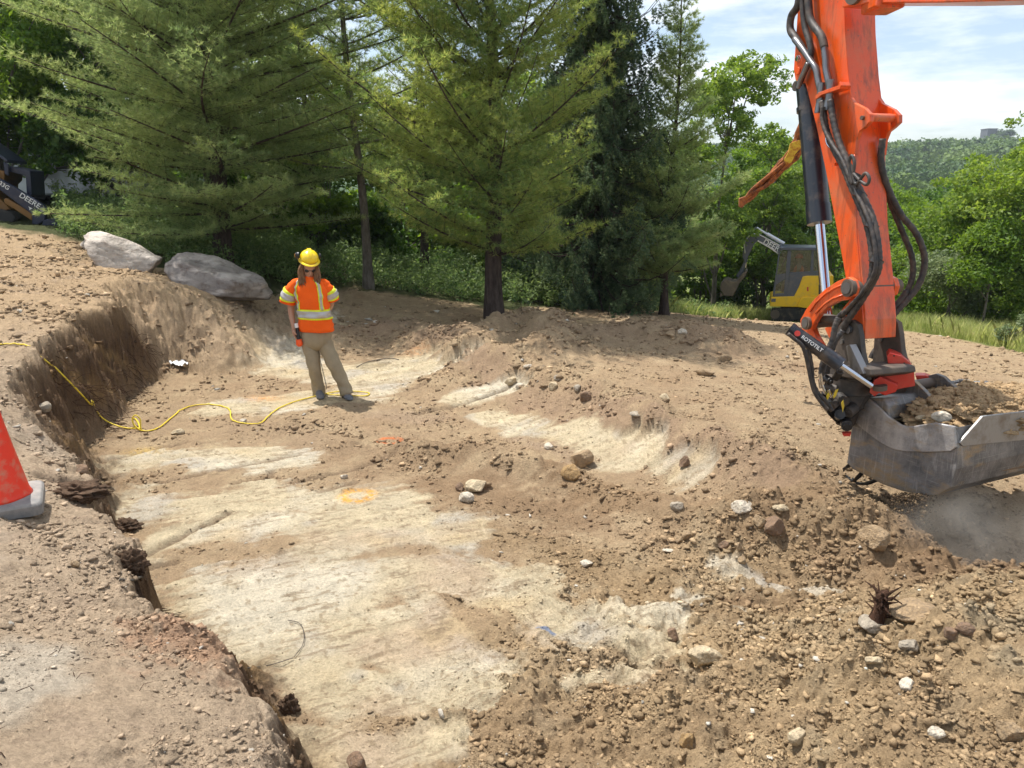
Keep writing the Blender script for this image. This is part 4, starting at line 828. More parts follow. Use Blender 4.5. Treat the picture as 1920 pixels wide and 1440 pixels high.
# rotator under the hitch
cR = SP(1592, 728, .08); m = MB(); m.cyl(cR+Vector((0, 0, .11)), cR-Vector((0, 0, .02)), .19, .17, n=26); m.cyl(cR-Vector((0, 0, .02)), cR-Vector((0, 0, .14)), .15, .13, n=22); m.cyl(cR-Vector((0, 0, .14)), cR-Vector((0, 0, .30)), .11, .07, n=18)
rt = m.build('rotator', M['grime'], ex, bevel=.008)
rs = rnd(5)
for k, (u, v, r, dx) in enumerate(((1552,712,.03,0),(1560,728,.035,.02),(1572,700,.03,0),(1546,740,.026,0),(1580,750,.04,.03),(1562,760,.03,.01),(1574,778,.035,.02),(1592,770,.05,.04))):
    c = P(u, v, 5.66+dx); d = Vector((rs.normal(), -1.2, rs.normal())).normalized(); MB().cyl(c-d*.06, c+d*.03, r, n=12).cyl(c+d*.03, c+d*.045, r*.6, n=8).build('valve_block', M['grime'] if k % 3 else M['dark'], rt, bevel=.004)
m = MB()
for a, b, r in (((1538,700),(1541,722),.014), ((1541,722),(1548,738),.012), ((1552,730),(1560,744),.016), ((1536,712),(1538,728),.01)): m.cyl(P(*a, 5.6), P(*b, 5.6), r, n=10)
m.build('hose_fitting', M['chrome'], ex)
for p in (((1549,742),(1553,736),(1556,742),(1551,752)), ((1562,742),(1566,732),(1572,730),(1568,742),(1563,748)), ((1577,756),(1581,750),(1583,762),(1580,774))):
    m = MB(); m.prism([P(u, v, 5.56) for u, v in p], (0.01, .02, 0)); m.build('yellow_cap', M['yellow_bit'], ex, bevel=.003)
m = MB(); m.prism([P(u, v, 5.75) for u, v in ((1544,755),(1560,752),(1580,775),(1604,740),(1612,720),(1640,735),(1610,775),(1585,795),(1570,795),(1553,778))], (.03, .18, 0)); m.build('lower_guard', M['dark'], ex, bevel=.006)
m = MB(); c = P(1588, 799, 5.6); m.cyl(c, c+Vector((.04, .12, 0)), .042, n=18); m.cyl(c+Vector((-.004, -.012, 0)), c, .026, n=16); kn = m.build('lock_knob', M['dark'], ex, bevel=.003)
m = MB(); m.prism([P(u, v, 5.62) for u, v in ((1579,813),(1596,812),(1594,818),(1582,818))], (.02, .05, 0)); m.build('red_clip', M['red'], kn)
# red clamp on the hitch
def RP(u, v, y=5.62): return P(u, v, y)
m = MB(); m.prism([RP(u, v) for u, v in ((1663,668),(1668,661),(1690,667),(1706,680),(1714,696),(1716,724),(1684,730),(1668,740),(1652,730),(1659,706),(1666,690))], (.07, .16, 0)); rc = m.build('red_clamp', M['red'], ex, bevel=.006)
m = MB(); m.prism([RP(u, v, 5.56) for u, v in ((1640,712),(1650,706),(1672,716),(1684,722),(1680,735),(1660,742),(1648,737),(1640,744),(1630,736),(1634,724))], (.07, .14, 0)); m.build('clamp_foot', M['red'], rc, bevel=.006)
for u, v in ((1675,668),(1694,682),(1692,694)): c = RP(u, v, 5.63); MB().cyl(c, c+Vector((0, 0, .012)), .012, n=10).build('bolt', M['dark'], rc)
m = MB(); m.cyl(P(1650, 722, 5.54), P(1650, 731, 5.54), .05, n=16); m.build('clamp_boss', M['brown_steel'], rc)
m = MB(); m.prism([P(u, v, 6.1) for u, v in ((1716,704),(1735,704),(1750,710),(1750,716),(1722,720))], (.05, .1, 0)); m.build('far_clamp', M['red'], ex, bevel=.005)
# tilt cylinder with its lettering
ta, tb_ = P(1480, 616, 5.62), P(1577, 685, 5.45); td = (tb_-ta).normalized()
m = MB(); m.cyl(ta, tb_, .050, n=26); m.cyl(tb_-td*.16, tb_-td*.002, .056, n=26); m.cyl(ta+td*.001, ta+td*.03, .053, n=26); tcyl = m.build('tilt_cylinder', M['black_paint'], ex, bevel=.003)
m = MB(); m.cyl(tb_, P(1634, 724, 5.42), .021, n=18); m.build('tilt_rod', M['chrome'], tcyl)
def text_on(name, body, p, xd, nrm, size, mat, parent, squash=1):
    c = bpy.data.curves.new(name, 'FONT'); c.body = body; c.size = size; c.extrude = .0015; c.align_x = 'CENTER'; c.align_y = 'CENTER'; c.offset = size*.012
    t = bpy.data.objects.new(name+'_src', c); col.objects.link(t); bpy.context.view_layer.update()
    me = bpy.data.meshes.new_from_object(t.evaluated_get(bpy.context.evaluated_depsgraph_get())); bpy.data.objects.remove(t)
    X = Vector(xd).normalized(); Z = Vector(nrm).normalized(); Z = (Z-X*Z.dot(X)).normalized(); Y = Z.cross(X)
    Mx = Matrix(((X.x, Y.x, Z.x, p[0]), (X.y, Y.y, Z.y, p[1]), (X.z, Y.z, Z.z, p[2]), (0, 0, 0, 1)))
    me.transform(Mx @ Matrix.Diagonal((squash, 1, 1, 1))); me.materials.clear(); me.materials.append(mat); o = bpy.data.objects.new(name, me); col.objects.link(o); o.parent = parent
    o.matrix_parent_inverse = Matrix.LocRotScale(parent.location, parent.rotation_euler, parent.scale).inverted() if parent.type == 'EMPTY' else parent.matrix_parent_inverse.inverted() @ Matrix.Identity(4)
    if parent.type != 'EMPTY': o.matrix_parent_inverse = Matrix.Identity(4)
    return o
upn = Vector((-.42, -.85, .35)); nn_ = (upn-td*upn.dot(td)).normalized()
tp = ta.lerp(tb_, .43)+nn_*.0515
text_on('lettering', 'ROTOTILT', tp, td, nn_, .037, M['white'], ex, 1.0)
c = ta.lerp(tb_, .15)+nn_*.045; MB().cyl(c, c+nn_*.008, .021, n=20).build('red_logo_disc', M['red'], tcyl)
# bucket: profile on its near side plane, swept across the width
nS = Vector((-.9, -.43, 0)).normalized(); BC = P(1785, 800, 5.15); wB = -nS; WID = 1.25
def BP(u, v, off=0.0): return onplane(u, v, BC, nS)+wB*off
prof = [(1606,742),(1600,760),(1598,785),(1594,830),(1588,868),(1600,880),(1625,892),(1655,908),(1690,920),(1725,928),(1760,928),(1782,915),(1792,880),(1795,840),(1792,802)]
outer = [BP(u, v) for u, v in prof]; cen = sum(outer, Vector())/len(outer)
def inset(p, k): return p+(cen-p).normalized()*k
bk = MB(); n = len(outer)
innr = [inset(p, .022) for p in outer]
vs = outer+[p+wB*WID for p in outer]+innr+[p+wB*WID for p in innr]
fs = [(i, i+1, n+i+1, n+i) for i in range(n-1)]+[(2*n+i, 3*n+i, 3*n+i+1, 2*n+i+1) for i in range(n-1)]
fs += [(i, 2*n+i, 2*n+i+1, i+1) for i in range(n-1)]+[(n+i, n+i+1, 3*n+i+1, 3*n+i) for i in range(n-1)]+[(0, n, 3*n, 2*n), (n-1, 3*n-1, 4*n-1, 2*n-1)]
bk.add(vs, fs); bucket = bk.build('bucket', M['bucketdark'], ex, bevel=.003)
rim = [(1604,741),(1615,742),(1625,744),(1635,750),(1652,765),(1670,784),(1690,797),(1704,801),(1715,801),(1757,794),(1793,801)]
platep = rim+[(1796,840),(1793,880),(1783,914),(1760,926),(1725,926),(1690,918),(1655,906),(1625,890),(1600,878),(1590,868),(1596,830),(1599,785),(1601,760)]
for off in (-.004, WID-.02):
    m = MB(); m.prism([BP(u, v, off) for u, v in platep], wB*.024); m.build('side_plate', M['bucketdark'], bucket, bevel=.003)
strip = rim+[(1796,838),(1786,845),(1740,847),(1702,846),(1677,841),(1657,831),(1640,819),(1615,799),(1600,784),(1602,760)]
m = MB(); m.prism([BP(u, v, -.022) for u, v in strip], wB*.02); m.build('side_wear_strip', M['bucketlight'], bucket, bevel=.004)
m = MB(); m.tube([BP(u, v, -.012) for u, v in rim], .010, 8); m.build('bright_rim', M['brightsteel'], bucket)
nF = wB.cross(Vector((0, 0, 1))).normalized(); nF = nF if nF.y < 0 else -nF
def FP(u, v, k=0.01): return onplane(u, v, BC+nF*.06, nF)+nF*k
m = MB(); m.prism([FP(u, v) for u, v in ((1797,830),(1841,780),(2080,752),(2080,806),(1920,824),(1803,836))], -nF*.02); m.build('cutting_edge', M['polished'], bucket, bevel=.003)
for v0, v1 in ((842, 862), (884, 895)):
    m = MB(); m.prism([FP(u, v, .0) for u, v in ((1799,v0),(2040,v0-34),(2040,v1-34),(1799,v1))], -nF*.06); m.build('wear_bar', M['ochre'], bucket, bevel=.003)
tb0 = BP(1632, 752, 0); m = MB(); m.prism([BP(u, v) for u, v in ((1626,746),(1656,746),(1666,762),(1668,786),(1640,790),(1622,770))], wB*WID); m.build('top_beam', M['bucketsteel'], bucket, bevel=.01)
lugp = [(1606,768),(1612,728),(1624,714),(1640,710),(1654,716),(1672,734),(1690,756),(1700,790),(1640,792)]
for off in (.36, .70):
    m = MB(); m.prism([BP(u, v, off) for u, v in [(u-0, v+8) for u, v in lugp]], wB*.04); lg = m.build('hanger_lug', M['bucketsteel'], bucket, bevel=.006)
m = MB(); c = BP(1632, 736, .37); m.cyl(c-wB*.02, c+wB*.44, .045, n=20); m.build('hanger_pin', M['brown_steel'], bucket)
for p in ([(1589,870),(1582,876),(1575,881),(1574,886)], [(1612,884),(1600,897),(1590,903),(1578,893)], [(1640,900),(1618,908),(1600,908),(1590,898)]):
    m = MB(); m.tube(smooth_path([BP(u, v, .05) for u, v in p], 4), [.028]*5+[.022]*4+[.010]*4 if len(p) == 4 else .02, 8, flat=.55); m.build('tooth', M['dark'], bucket)
# hoses
def hosepath(px, off=-.07, r=.025, name='hose', mat='hose', wrap=True, fn=None):
    fn = fn or (lambda u, v: SP(u, v, off)); pts = smooth_path([fn(*p) for p in px], 8); m = MB()
    rr = [r*(1+(.10*(1 if (i % 3 == 0) else -.3) if wrap else 0)) for i in range(len(pts))]; m.tube(pts, rr, 12); return m.build(name, M[mat], ex)
# steel pipes then spiral-wrapped rubber hoses down the side plate
hosepath([(1500,-60),(1497,5),(1484,30),(1482,55),(1492,72),(1505,92)], -.05, .030, wrap=False)
hosepath([(1490,73),(1505,92),(1520,115),(1530,130),(1534,150),(1538,168)], -.06, .026, 'steel_pipe', 'pipe', False)
hosepath([(1504,-60),(1505,10),(1509,50),(1518,80),(1520,105),(1508,135),(1498,160)], -.045, .024, wrap=False)
hosepath([(1512,-60),(1516,10),(1521,40),(1540,68),(1546,90)], -.06, .030, wrap=False)
hosepath([(1545,85),(1548,110),(1549,130),(1553,150),(1556,168)], -.06, .026, 'steel_pipe', 'pipe', False)
hosepath([(1515,118),(1508,135),(1500,152),(1496,166)], -.10, .017, 'steel_pipe', 'pipe', False)
m = MB(); m.prism([SP(u, v, -.10) for u, v in ((1527,182),(1535,173),(1572,160),(1574,153),(1577,160),(1574,167),(1540,178),(1530,186))], -n1*.09); m.build('pipe_clamp', M['orange'], ex, bevel=.003)
for u in ((1539,176),(1556,170)):
    c = SP(*u, -.06); m = MB(); m.cyl(c+Vector((0, 0, .08)), c-Vector((0, 0, .07)), .031, n=8); m.cyl(c-Vector((.004, 0, .07)), c-Vector((.01, 0, .14)), .027, n=12); m.build('hose_fitting', M['pipe'], ex)
A_ = [(1541,190),(1545,215),(1549,240),(1556,262),(1566,285),(1582,315),(1594,345),(1607,375),(1620,405),(1630,440),(1635,475),(1636,500),(1632,525),(1615,555),(1597,578),(1580,588),(1572,596)]
hosepath(A_, -.08, .023)
B_ = [(1557,188),(1561,215),(1566,240),(1574,268),(1586,298),(1598,328),(1612,355),(1626,385),(1637,412),(1645,450),(1648,480),(1647,505),(1636,530),(1620,556),(1604,580),(1590,600),(1576,625)]
hosepath(B_, -.08, .024)
hosepath([(1543,200),(1541,220),(1547,245),(1560,270),(1578,298),(1592,330),(1606,362),(1622,395),(1634,430),(1641,470),(1640,510),(1620,545),(1598,570),(1580,590)], -.115, .015)
hosepath([(1548,250),(1550,268),(1558,278),(1568,282)], -.09, .006, 'grease_line', 'chrome', False)
hosepath([(1598,345),(1594,325),(1592,305),(1597,292),(1602,305),(1600,330),(1606,345),(1622,325),(1630,335),(1625,346),(1612,338),(1600,325)], -.13, .012, wrap=False)
for u, v in ((1604,332),(1612,366),(1634,424),(1643,490)):
    c = SP(u, v, -.08); MB().cyl(c+Vector((.01, 0, .018)), c-Vector((.01, 0, .018)), .05, n=14).build('hose_strap', M['dark'], ex)
# drop hoses to the hitch and the valve block
fr = lambda y: (lambda u, v: P(u, v, y))
hosepath([(1572,596),(1566,612),(1560,640),(1548,665),(1541,690),(1540,705)], r=.022, fn=fr(5.62)); hosepath([(1580,620),(1566,640),(1556,670),(1550,700)], r=.02, fn=fr(5.66))
hosepath([(1478,626),(1490,636),(1505,650),(1514,680),(1520,710),(1527,735),(1540,755),(1552,768)], r=.014, fn=fr(5.5), wrap=False); hosepath([(1516,655),(1522,690),(1524,715),(1534,738),(1548,752),(1560,770)], r=.016, fn=fr(5.54))
m = MB(); m.cyl(P(1480, 627, 5.5), P(1496, 640, 5.5), .012, n=10); m.build('hose_fitting', M['chrome'], ex)
hosepath([(1655,260),(1652,300),(1662,345),(1688,400),(1716,435),(1731,470),(1733,500),(1722,535),(1700,563),(1680,585),(1668,600)], r=.024, fn=fr(6.0)); hosepath([(1650,290),(1656,330),(1668,375),(1690,430),(1708,475),(1712,510),(1704,540),(1690,560),(1672,592)], r=.022, fn=fr(6.05))
hosepath([(1700,545),(1692,560),(1672,585),(1655,640),(1640,660),(1634,672)], r=.026, fn=fr(6.02), wrap=False)
m = MB(); c = SP(1572, 308, -.0); m.cyl(c+n1*.04, c, .012, n=10); m.build('hose_peg', M['orange'], ex)
# rust-caked arm with chipped yellow paint behind the cylinder
ra = MB(); pts = [P(1512, 225, 8.20), P(1502, 262, 8.30), P(1486, 292, 8.40), P(1462, 315, 8.55), P(1442, 340, 8.70)]; ra.tube(smooth_path(pts, 3), [k*1.25 for k in (.05, .06, .07, .062, .072, .060, .066, .055, .06, .05, .052, .045, .04)], 10, flat=.7)
rarm = ra.build('rusty_arm', M['rust'], ex, bevel=0)
m = MB()
for k in range(8): a_ = k*.8; m.tube(smooth_path([P(1500+5*math.cos(a_), 268+8*math.sin(a_), 8.25), P(1474+6*math.cos(a_+1), 303+9*math.sin(a_+1), 8.40), P(1444+7*math.cos(a_*2), 334+9*math.sin(a_*2), 8.60), P(1414+5*math.cos(a_+2), 360+7*math.sin(a_+2), 8.80), P(1394, 378+k*.6, 8.90)], 4), .013+.004*(k % 3), 6)
m.build('rusty_rods', M['rust'], rarm)
m = MB(); m.prism([P(u, v, 8.22) for u, v in ((1482,268),(1500,262),(1506,272),(1492,288),(1484,305),(1476,308),(1470,300),(1478,285))], (.03, .1, 0)); m.build('yellow_cover', M['rustyellow'], rarm, bevel=.005)
m = MB(); m.prism([P(u, v, 8.85) for u, v in ((1386,372),(1398,368),(1400,380),(1392,390),(1386,388))], (.02, .1, 0)); m.build('end_shoe', M['rust'], rarm, bevel=.01)
# soil carried in the bucket
def lump(name, c, size, seed, mat, colfn=None, sub=4, amp=.25, freq=2.2, cuts=0, rot=None, parent=None, flatbase=None):
    bm = bmesh.new(); bmesh.ops.create_icosphere(bm, subdivisions=sub, radius=1)
    v = np.array([p.co[:] for p in bm.verts]); f = np.array([[q.index for q in fc.verts] for fc in bm.faces]); bm.free(); rs_ = rnd(seed)
    for k in range(cuts):
        nrm = unit(rs_.normal(size=3)); d = rs_.uniform(.45, .8); e = v @ nrm-d; v = v-np.outer(np.clip(e, 0, None)*.93, nrm)
    o_ = rs_.rand(3)*50; q = v*freq+o_
    s = fbm(q[:, 0]+q[:, 2]*.7, q[:, 1]-q[:, 2]*.6, 5, seed % 50)+.6*fbm(q[:, 2]*1.7, q[:, 0]-q[:, 1], 4, (seed+7) % 50); v = v*(1+amp*s[:, None])*np.array(size)
    if rot is not None: v = v @ np.array(rot.to_matrix()).T
    v = v+np.array(c); cc = None
    if colfn is not None: cc = colfn(v)
    return mesh_np(name, v, f, mat, parent, smooth=True, colors=cc)
def soilcol(v, base=(.43, .30, .17)):
    x, y, z = v.T; k = 1+.5*fbm(x*9+z*5, y*9-z*4, 4, 77)+.3*fbm(x*40, (y+z)*40, 2, 78); return np.clip(np.array(base)*k[:, None], .01, .9)
from mathutils import Euler
ctr = BC+wB*.80-nF*.36+Vector((0, 0, -.02))
o = lump('soil_load', ctr+Vector((0.05, 0, -.05)), (.74, .42, .17), 3, M['clod'], soilcol, 6, .26, 4.2, rot=Euler((0, 0, math.atan2(wB.y, wB.x))))
def load_clods(o):
    rs = rnd(71); n0 = len(o.data.vertices); co = np.empty(n0*3, np.float32); o.data.vertices.foreach_get('co', co); co = co.reshape(-1, 3); no = np.empty(n0*3, np.float32); o.data.vertex_normals.foreach_get('vector', no); no = no.reshape(-1, 3)
    k = np.where(no[:, 2] > .1)[0]; k = rs.choice(k, 2600); c = co[k]; bm = bmesh.new(); bmesh.ops.create_icosphere(bm, subdivisions=1, radius=1); v0 = np.array([p.co[:] for p in bm.verts]); f0 = np.array([[q.index for q in fc.verts] for fc in bm.faces]); bm.free()
    s_ = np.minimum(.006*np.exp(rs.exponential(.45, len(c))), .024); V = v0[None]*(1+rs.normal(size=(len(c), len(v0), 1))*.3)*(s_[:, None]*rs.uniform(.6, 1.3, (len(c), 3)))[:, None, :]+c[:, None, :]; F = (f0[None]+(np.arange(len(c))*len(v0))[:, None, None]).reshape(-1, 3)
    V = np.vstack([co, V.reshape(-1, 3)]); f_ = np.array([p.vertices[:] for p in o.data.polygons]); F = np.vstack([f_, F+n0]); bpy.data.objects.remove(o)
    return mesh_np('soil_load', V, F, M['clod'], colors=soilcol(V))
o = load_clods(o); tag(o, 'heap of brown soil and roots carried in the bucket', 'soil', kind='stuff')
# ------------------------------------------------------------------ small yellow excavator far behind
mE = Vector((-.30, -.954, 0)).normalized(); MP0 = gp(1485, 600, 25.0)
def EP_(u, v, off=0.0): return onplane(u, v, MP0-mE*off, mE)
me_ = empty('small_excavator', MP0+Vector((.2, .7, 0)), label='small yellow excavator with dark grey cab working at the edge of the trees', cat='excavator')
def EPR(name, pts, off, th, mat, par=me_, bev=.02): m = MB(); m.prism([EP_(u, v, off) for u, v in pts], -mE*th); return m.build(name, M[mat], par, bevel=bev)
cabo = [(1461,468),(1468,463.5),(1551,465.5),(1551,556),(1448.5,556)]
# open cab: posts and panels leave the window openings free
cab = EPR('cab', [(1463,463),(1551,464.5),(1552,470),(1462,469.5)], -.04, 1.2, 'cabgrey')      # roof
posts = [[(1460.5,469),(1463,469),(1452,556),(1448.5,556)], [(1477,470),(1484,470),(1480,520),(1476,556),(1469,556),(1473,515)], [(1522,469),(1526,469),(1525,512),(1519,512)], [(1545,469),(1551,469),(1551,512),(1545,512)]]
for off in (0, 1.05):
    for p in posts: EPR('cab_post', p, off, .07, 'cabgrey', cab, .005)
    EPR('cab_panel', [(1481,511),(1551,507),(1551,556),(1476,556),(1479,530)], off, .05, 'cabgrey', cab, .005); EPR('door_bar', [(1457.5,515),(1473,513),(1472,523),(1453.5,535),(1455,522)], off, .05, 'cabgrey', cab, .005)
    EPR('door_sill', [(1452,551),(1470,550),(1470,556),(1448.5,556)], off, .05, 'cabgrey', cab, .005)
wins = [[(1462.5,471),(1477,471),(1473,514),(1457.5,515)], [(1453.5,535),(1472,523),(1470,550),(1452,551)], [(1484,470),(1522,469),(1519,511),(1481,512)], [(1526,469),(1545,469),(1545,508),(1525,509)]]
for p in wins: EPR('window', p, .03, .012, 'glass', cab, 0)
EPR('far_window', [(1484,470),(1545,470),(1545,510),(1481,511)], 1.1, .012, 'glass', cab, 0)
EPR('seat', [(1500,500),(1514,500),(1516,545),(1492,545),(1492,535),(1502,534)], .72, .35, 'dark', cab)
EPR('body', [(1443.7,568),(1445.6,557),(1488.7,555.5),(1498,538),(1505,518.7),(1513,517),(1563,517),(1563,577),(1443.7,575)], -.03, 1.5, 'yellow')
EPR('counterweight', [(1496,576),(1496,570),(1503,559),(1512,557),(1563,557),(1563,579),(1520,579)], -.1, 1.64, 'yellow')
EPR('side_vent', [(1519,530),(1533,530),(1533,556),(1519,556)], -.04, .02, 'yellow', me_, .004); EPR('vent_grille', [(1535,534),(1552,534),(1552,552),(1535,552)], -.04, .02, 'dark', me_, 0)
EPR('warning_label', [(1513,538),(1516,538),(1516,546),(1513,546)], -.036, .01, 'red', me_, 0); EPR('model_plate', [(1446,560),(1455,560),(1454,566),(1446,566)], -.036, .01, 'cabgrey', me_, 0)
EPR('undercarriage', [(1464,577),(1550,577),(1550,590),(1470,590)], .3, .9, 'brown_steel')
for off in (-.02, 1.12):
    tr_ = EPR('track', [(1446,583),(1451,579),(1540,579),(1546,584),(1546,596),(1540,600.5),(1451,600.5),(1445.5,596)], off, .34, 'tyre', me_, .03)
    m = MB()
    for k in range(22):
        u = 1447+k*4.6; m.prism([EP_(uu, vv, off-.02) for uu, vv in ((u, 577.6), (u+2.2, 577.6), (u+2.2, 602), (u, 602))], -mE*.03) if k % 1 == 0 else None
    m.build('track_grousers', M['tyre'], tr_)
    for u in (1453, 1538):
        c = EP_(u, 589.5, off-.03); MB().cyl(c, c-mE*.03, .15, n=18).build('wheel', M['brown_steel'], tr_)
bm_ = EPR('boom', [(1460,476),(1466,462),(1450,453),(1436,446),(1424,440),(1419,437),(1416,444),(1421,452),(1440,462)], .25, .22, 'cabgrey', me_, .02)
EPR('boom_edge', [(1421,450),(1441,461),(1460,474.5),(1460,477),(1440,463.5),(1420,452.5)], .23, .26, 'silver', bm_, 0)
EPR('boom_top', [(1424,439),(1462,459.5),(1462,461.5),(1424,441)], .23, .26, 'silver', bm_, 0)
m = MB(); m.cyl(EP_(1419, 427, .36), EP_(1440, 440, .36), .035, n=10); m.cyl(EP_(1438, 438.5, .36), EP_(1470, 457, .36), .06, n=12); m.build('boom_cylinder', M['silver'], me_)
EPR('stick', [(1418,425),(1421,437),(1421,452),(1414,458),(1408,470),(1402,484),(1401,492),(1396,492),(1392,482),(1394,462),(1398,448),(1406,434)], .27, .18, 'cabgrey', me_, .02)
EPR('stick_end', [(1396,486),(1401,490),(1396,505),(1387,522),(1380,518),(1390,502)], .29, .14, 'cabgrey', me_, .02)
m = MB(); m.tube(smooth_path([EP_(1424,439,.24), EP_(1408,440,.2), EP_(1396,455,.2), EP_(1397,475,.22)], 5), .025, 6); m.build('hose', M['silver'], me_)
m = MB(); m.cyl(EP_(1400, 475, .33), EP_(1398, 502, .33), .04, n=10); m.build('stick_cylinder', M['chrome'], me_)
bkm = EPR('bucket', [(1350,542),(1351,533),(1356,526),(1365,523.5),(1373,528),(1381,527),(1392,513),(1399,507),(1402,509),(1396,520),(1386,532),(1380,545),(1374,556),(1357,555)], .02, .72, 'brown_steel', me_, .03)
for k in range(4): EPR('tooth', [(1350,548),(1357,553),(1350,557)], .06+k*.18, .05, 'brown_steel', bkm, 0)
upe = Vector((0, 0, 1)); ed = (EP_(1462, 466, .2)-EP_(1440, 454, .2)).normalized()
text_on('lettering', 'DEERE', EP_(1449.5, 462, .235), ed, mE, .24, M['white'], me_)
# operator behind the glass
op = EP_(1496, 523, .36)
def skinbody(name, joints, edges, radii, mat, sub=2, parent=None, root=0, smooth=True):
    me = bpy.data.meshes.new(name); me.from_pydata([tuple(j) for j in joints], edges, []); o = bpy.data.objects.new(name, me); col.objects.link(o)
    sk = o.modifiers.new('skin', 'SKIN'); sk.use_smooth_shade = True
    for i, r in enumerate(radii):
        d = me.skin_vertices[0].data[i]; d.radius = r if isinstance(r, tuple) else (r, r); d.use_root = (i == root)
    s = o.modifiers.new('sub', 'SUBSURF'); s.levels = sub; s.render_levels = sub
    bpy.context.view_layer.update(); m2 = bpy.data.meshes.new_from_object(o.evaluated_get(bpy.context.evaluated_depsgraph_get())); bpy.data.objects.remove(o)
    m2.name = name; m2.materials.clear(); m2.materials.append(mat); o = bpy.data.objects.new(name, m2); col.objects.link(o)
    m2.polygons.foreach_set('use_smooth', [True]*len(m2.polygons))
    if parent: o.parent = parent; o.matrix_parent_inverse = Matrix.LocRotScale(parent.location, parent.rotation_euler, parent.scale).inverted()
    return o
fw = Vector((-.954, .3, 0)); sd_ = mE
J = [op+upe*-.1, op+upe*.15, op+upe*.38, op+upe*.50, op+upe*.62+fw*.02, op+upe*.74+fw*.02, op+upe*.38+sd_*.18, op+upe*.15+sd_*.24+fw*.05, op+upe*.08+sd_*.2+fw*.3, op+upe*.38-sd_*.18, op+upe*.15-sd_*.24+fw*.05, op+upe*.08-sd_*.2+fw*.3, op+fw*.4+sd_*.1-upe*.1, op+fw*.45+sd_*.1-upe*.45, op+fw*.4-sd_*.1-upe*.1, op+fw*.45-sd_*.1-upe*.45]
per = empty('person', op-upe*.15, label='operator in an orange vest in the small yellow excavator cab', cat='person')
skinbody('body', J, [(0,1),(1,2),(2,3),(3,4),(4,5),(2,6),(6,7),(7,8),(2,9),(9,10),(10,11),(0,12),(12,13),(0,14),(14,15)], [.15,.15,.16,.06,.09,.08,.07,.05,.04,.07,.05,.04,.08,.06,.08,.06], M['skin'], 2, per)
m = MB(); m.rings([[op+upe*h+sd_*math.cos(a)*rx+fw*math.sin(a)*ry for a in [k*math.pi/8 for k in range(16)]] for h, rx, ry in ((-.16,.2,.17),(.0,.22,.18),(.2,.24,.18),(.36,.23,.15),(.44,.12,.1))]); m.build('vest', M['shirt'], per)
m = MB(); m.rings([[op+upe*h+fw*.02+sd_*math.cos(a)*r+fw*math.sin(a)*r for a in [k*math.pi/8 for k in range(16)]] for h, r in ((.68,.125),(.74,.12),(.80,.09),(.83,.03))]); m.build('hard_hat', M['handtool'], per)
# ------------------------------------------------------------------ track loader at the left edge
LP0 = gp(60, 420, 16.6); lN = Vector((.25, -.97, 0)).normalized()
def LQ(u, v, off=0.0): return onplane(u, v, LP0-lN*off, lN)
ld = empty('track_loader', LQ(-40, 425)+Vector((0, .8, 0)), label='dark blue track loader cut off by the left edge atop the slope', cat='loader')
def LPR(name, pts, off, th, mat, par=ld, bev=.015): m = MB(); m.prism([LQ(u, v, off) for u, v in pts], -lN*th); return m.build(name, M[mat], par, bevel=bev)
for off in (-.05, 1.5):
    ar = LPR('lift_arm', [(-150,290),(-90,290),(0,336),(25,350),(80,384),(87,393),(84,413),(70,422),(60,420),(60,402),(0,357),(-120,330)], off, .16, 'bluesteel')
    LPR('lower_arm', [(7,373),(12,371),(60,399),(60,414),(25,391),(8,381)], off+.02, .12, 'darkorange')
    c = LQ(79, 393, off-.02); MB().cyl(c, c-lN*.2, .05, n=12).build('pin', M['pipe'], ar)
    tk = LPR('track', [(-150,430),(-158,410),(-140,392),(-20,388),(22,398),(30,410),(20,422),(-20,432)], off+.15, .38, 'tyre', ld, .03)
LPR('body', [(-150,392),(-150,320),(-60,318),(0,319),(9,321),(8,338),(0,345),(0,372),(20,392),(0,398)], .25, 1.1, 'darkorange')
cb = LPR('cab_roof', [(-110,262),(-40,262),(14,300),(14,306),(-40,270),(-110,270)], .2, 1.2, 'bluesteel')
for p in ([(-108,268),(-98,268),(-98,325),(-108,325)], [(-36,268),(-28,272),(-22,325),(-32,325)], [(6,303),(16,308),(16,330),(8,326)]):
    for off in (.2, 1.33): LPR('cab_post', p, off, .08, 'bluesteel', cb)
LPR('front_guard', [(14,311),(57,320),(60,366),(50,368),(48,330),(18,322)], .35, .9, 'bluesteel')
LPR('bucket', [(80,414),(90,410),(112,424),(146,450),(128,452),(88,436),(78,428)], -.1, 1.9, 'bluesteel')
ldir = (LQ(80, 384)-LQ(25, 350)).normalized()
text_on('lettering', 'DEERE', LQ(56, 376.5, -.055), ldir, lN, .15, M['white'], ld)
text_on('lettering', '333G', LQ(5, 346.5, -.055), ldir, lN, .12, M['white'], ld)
m = MB(); m.prism([LQ(u, v, -.056) for u, v in ((53,387),(57,389),(61,391),(58,392),(55,394),(55,390))], -lN*.01); m.build('white_mark', M['white'], ld)
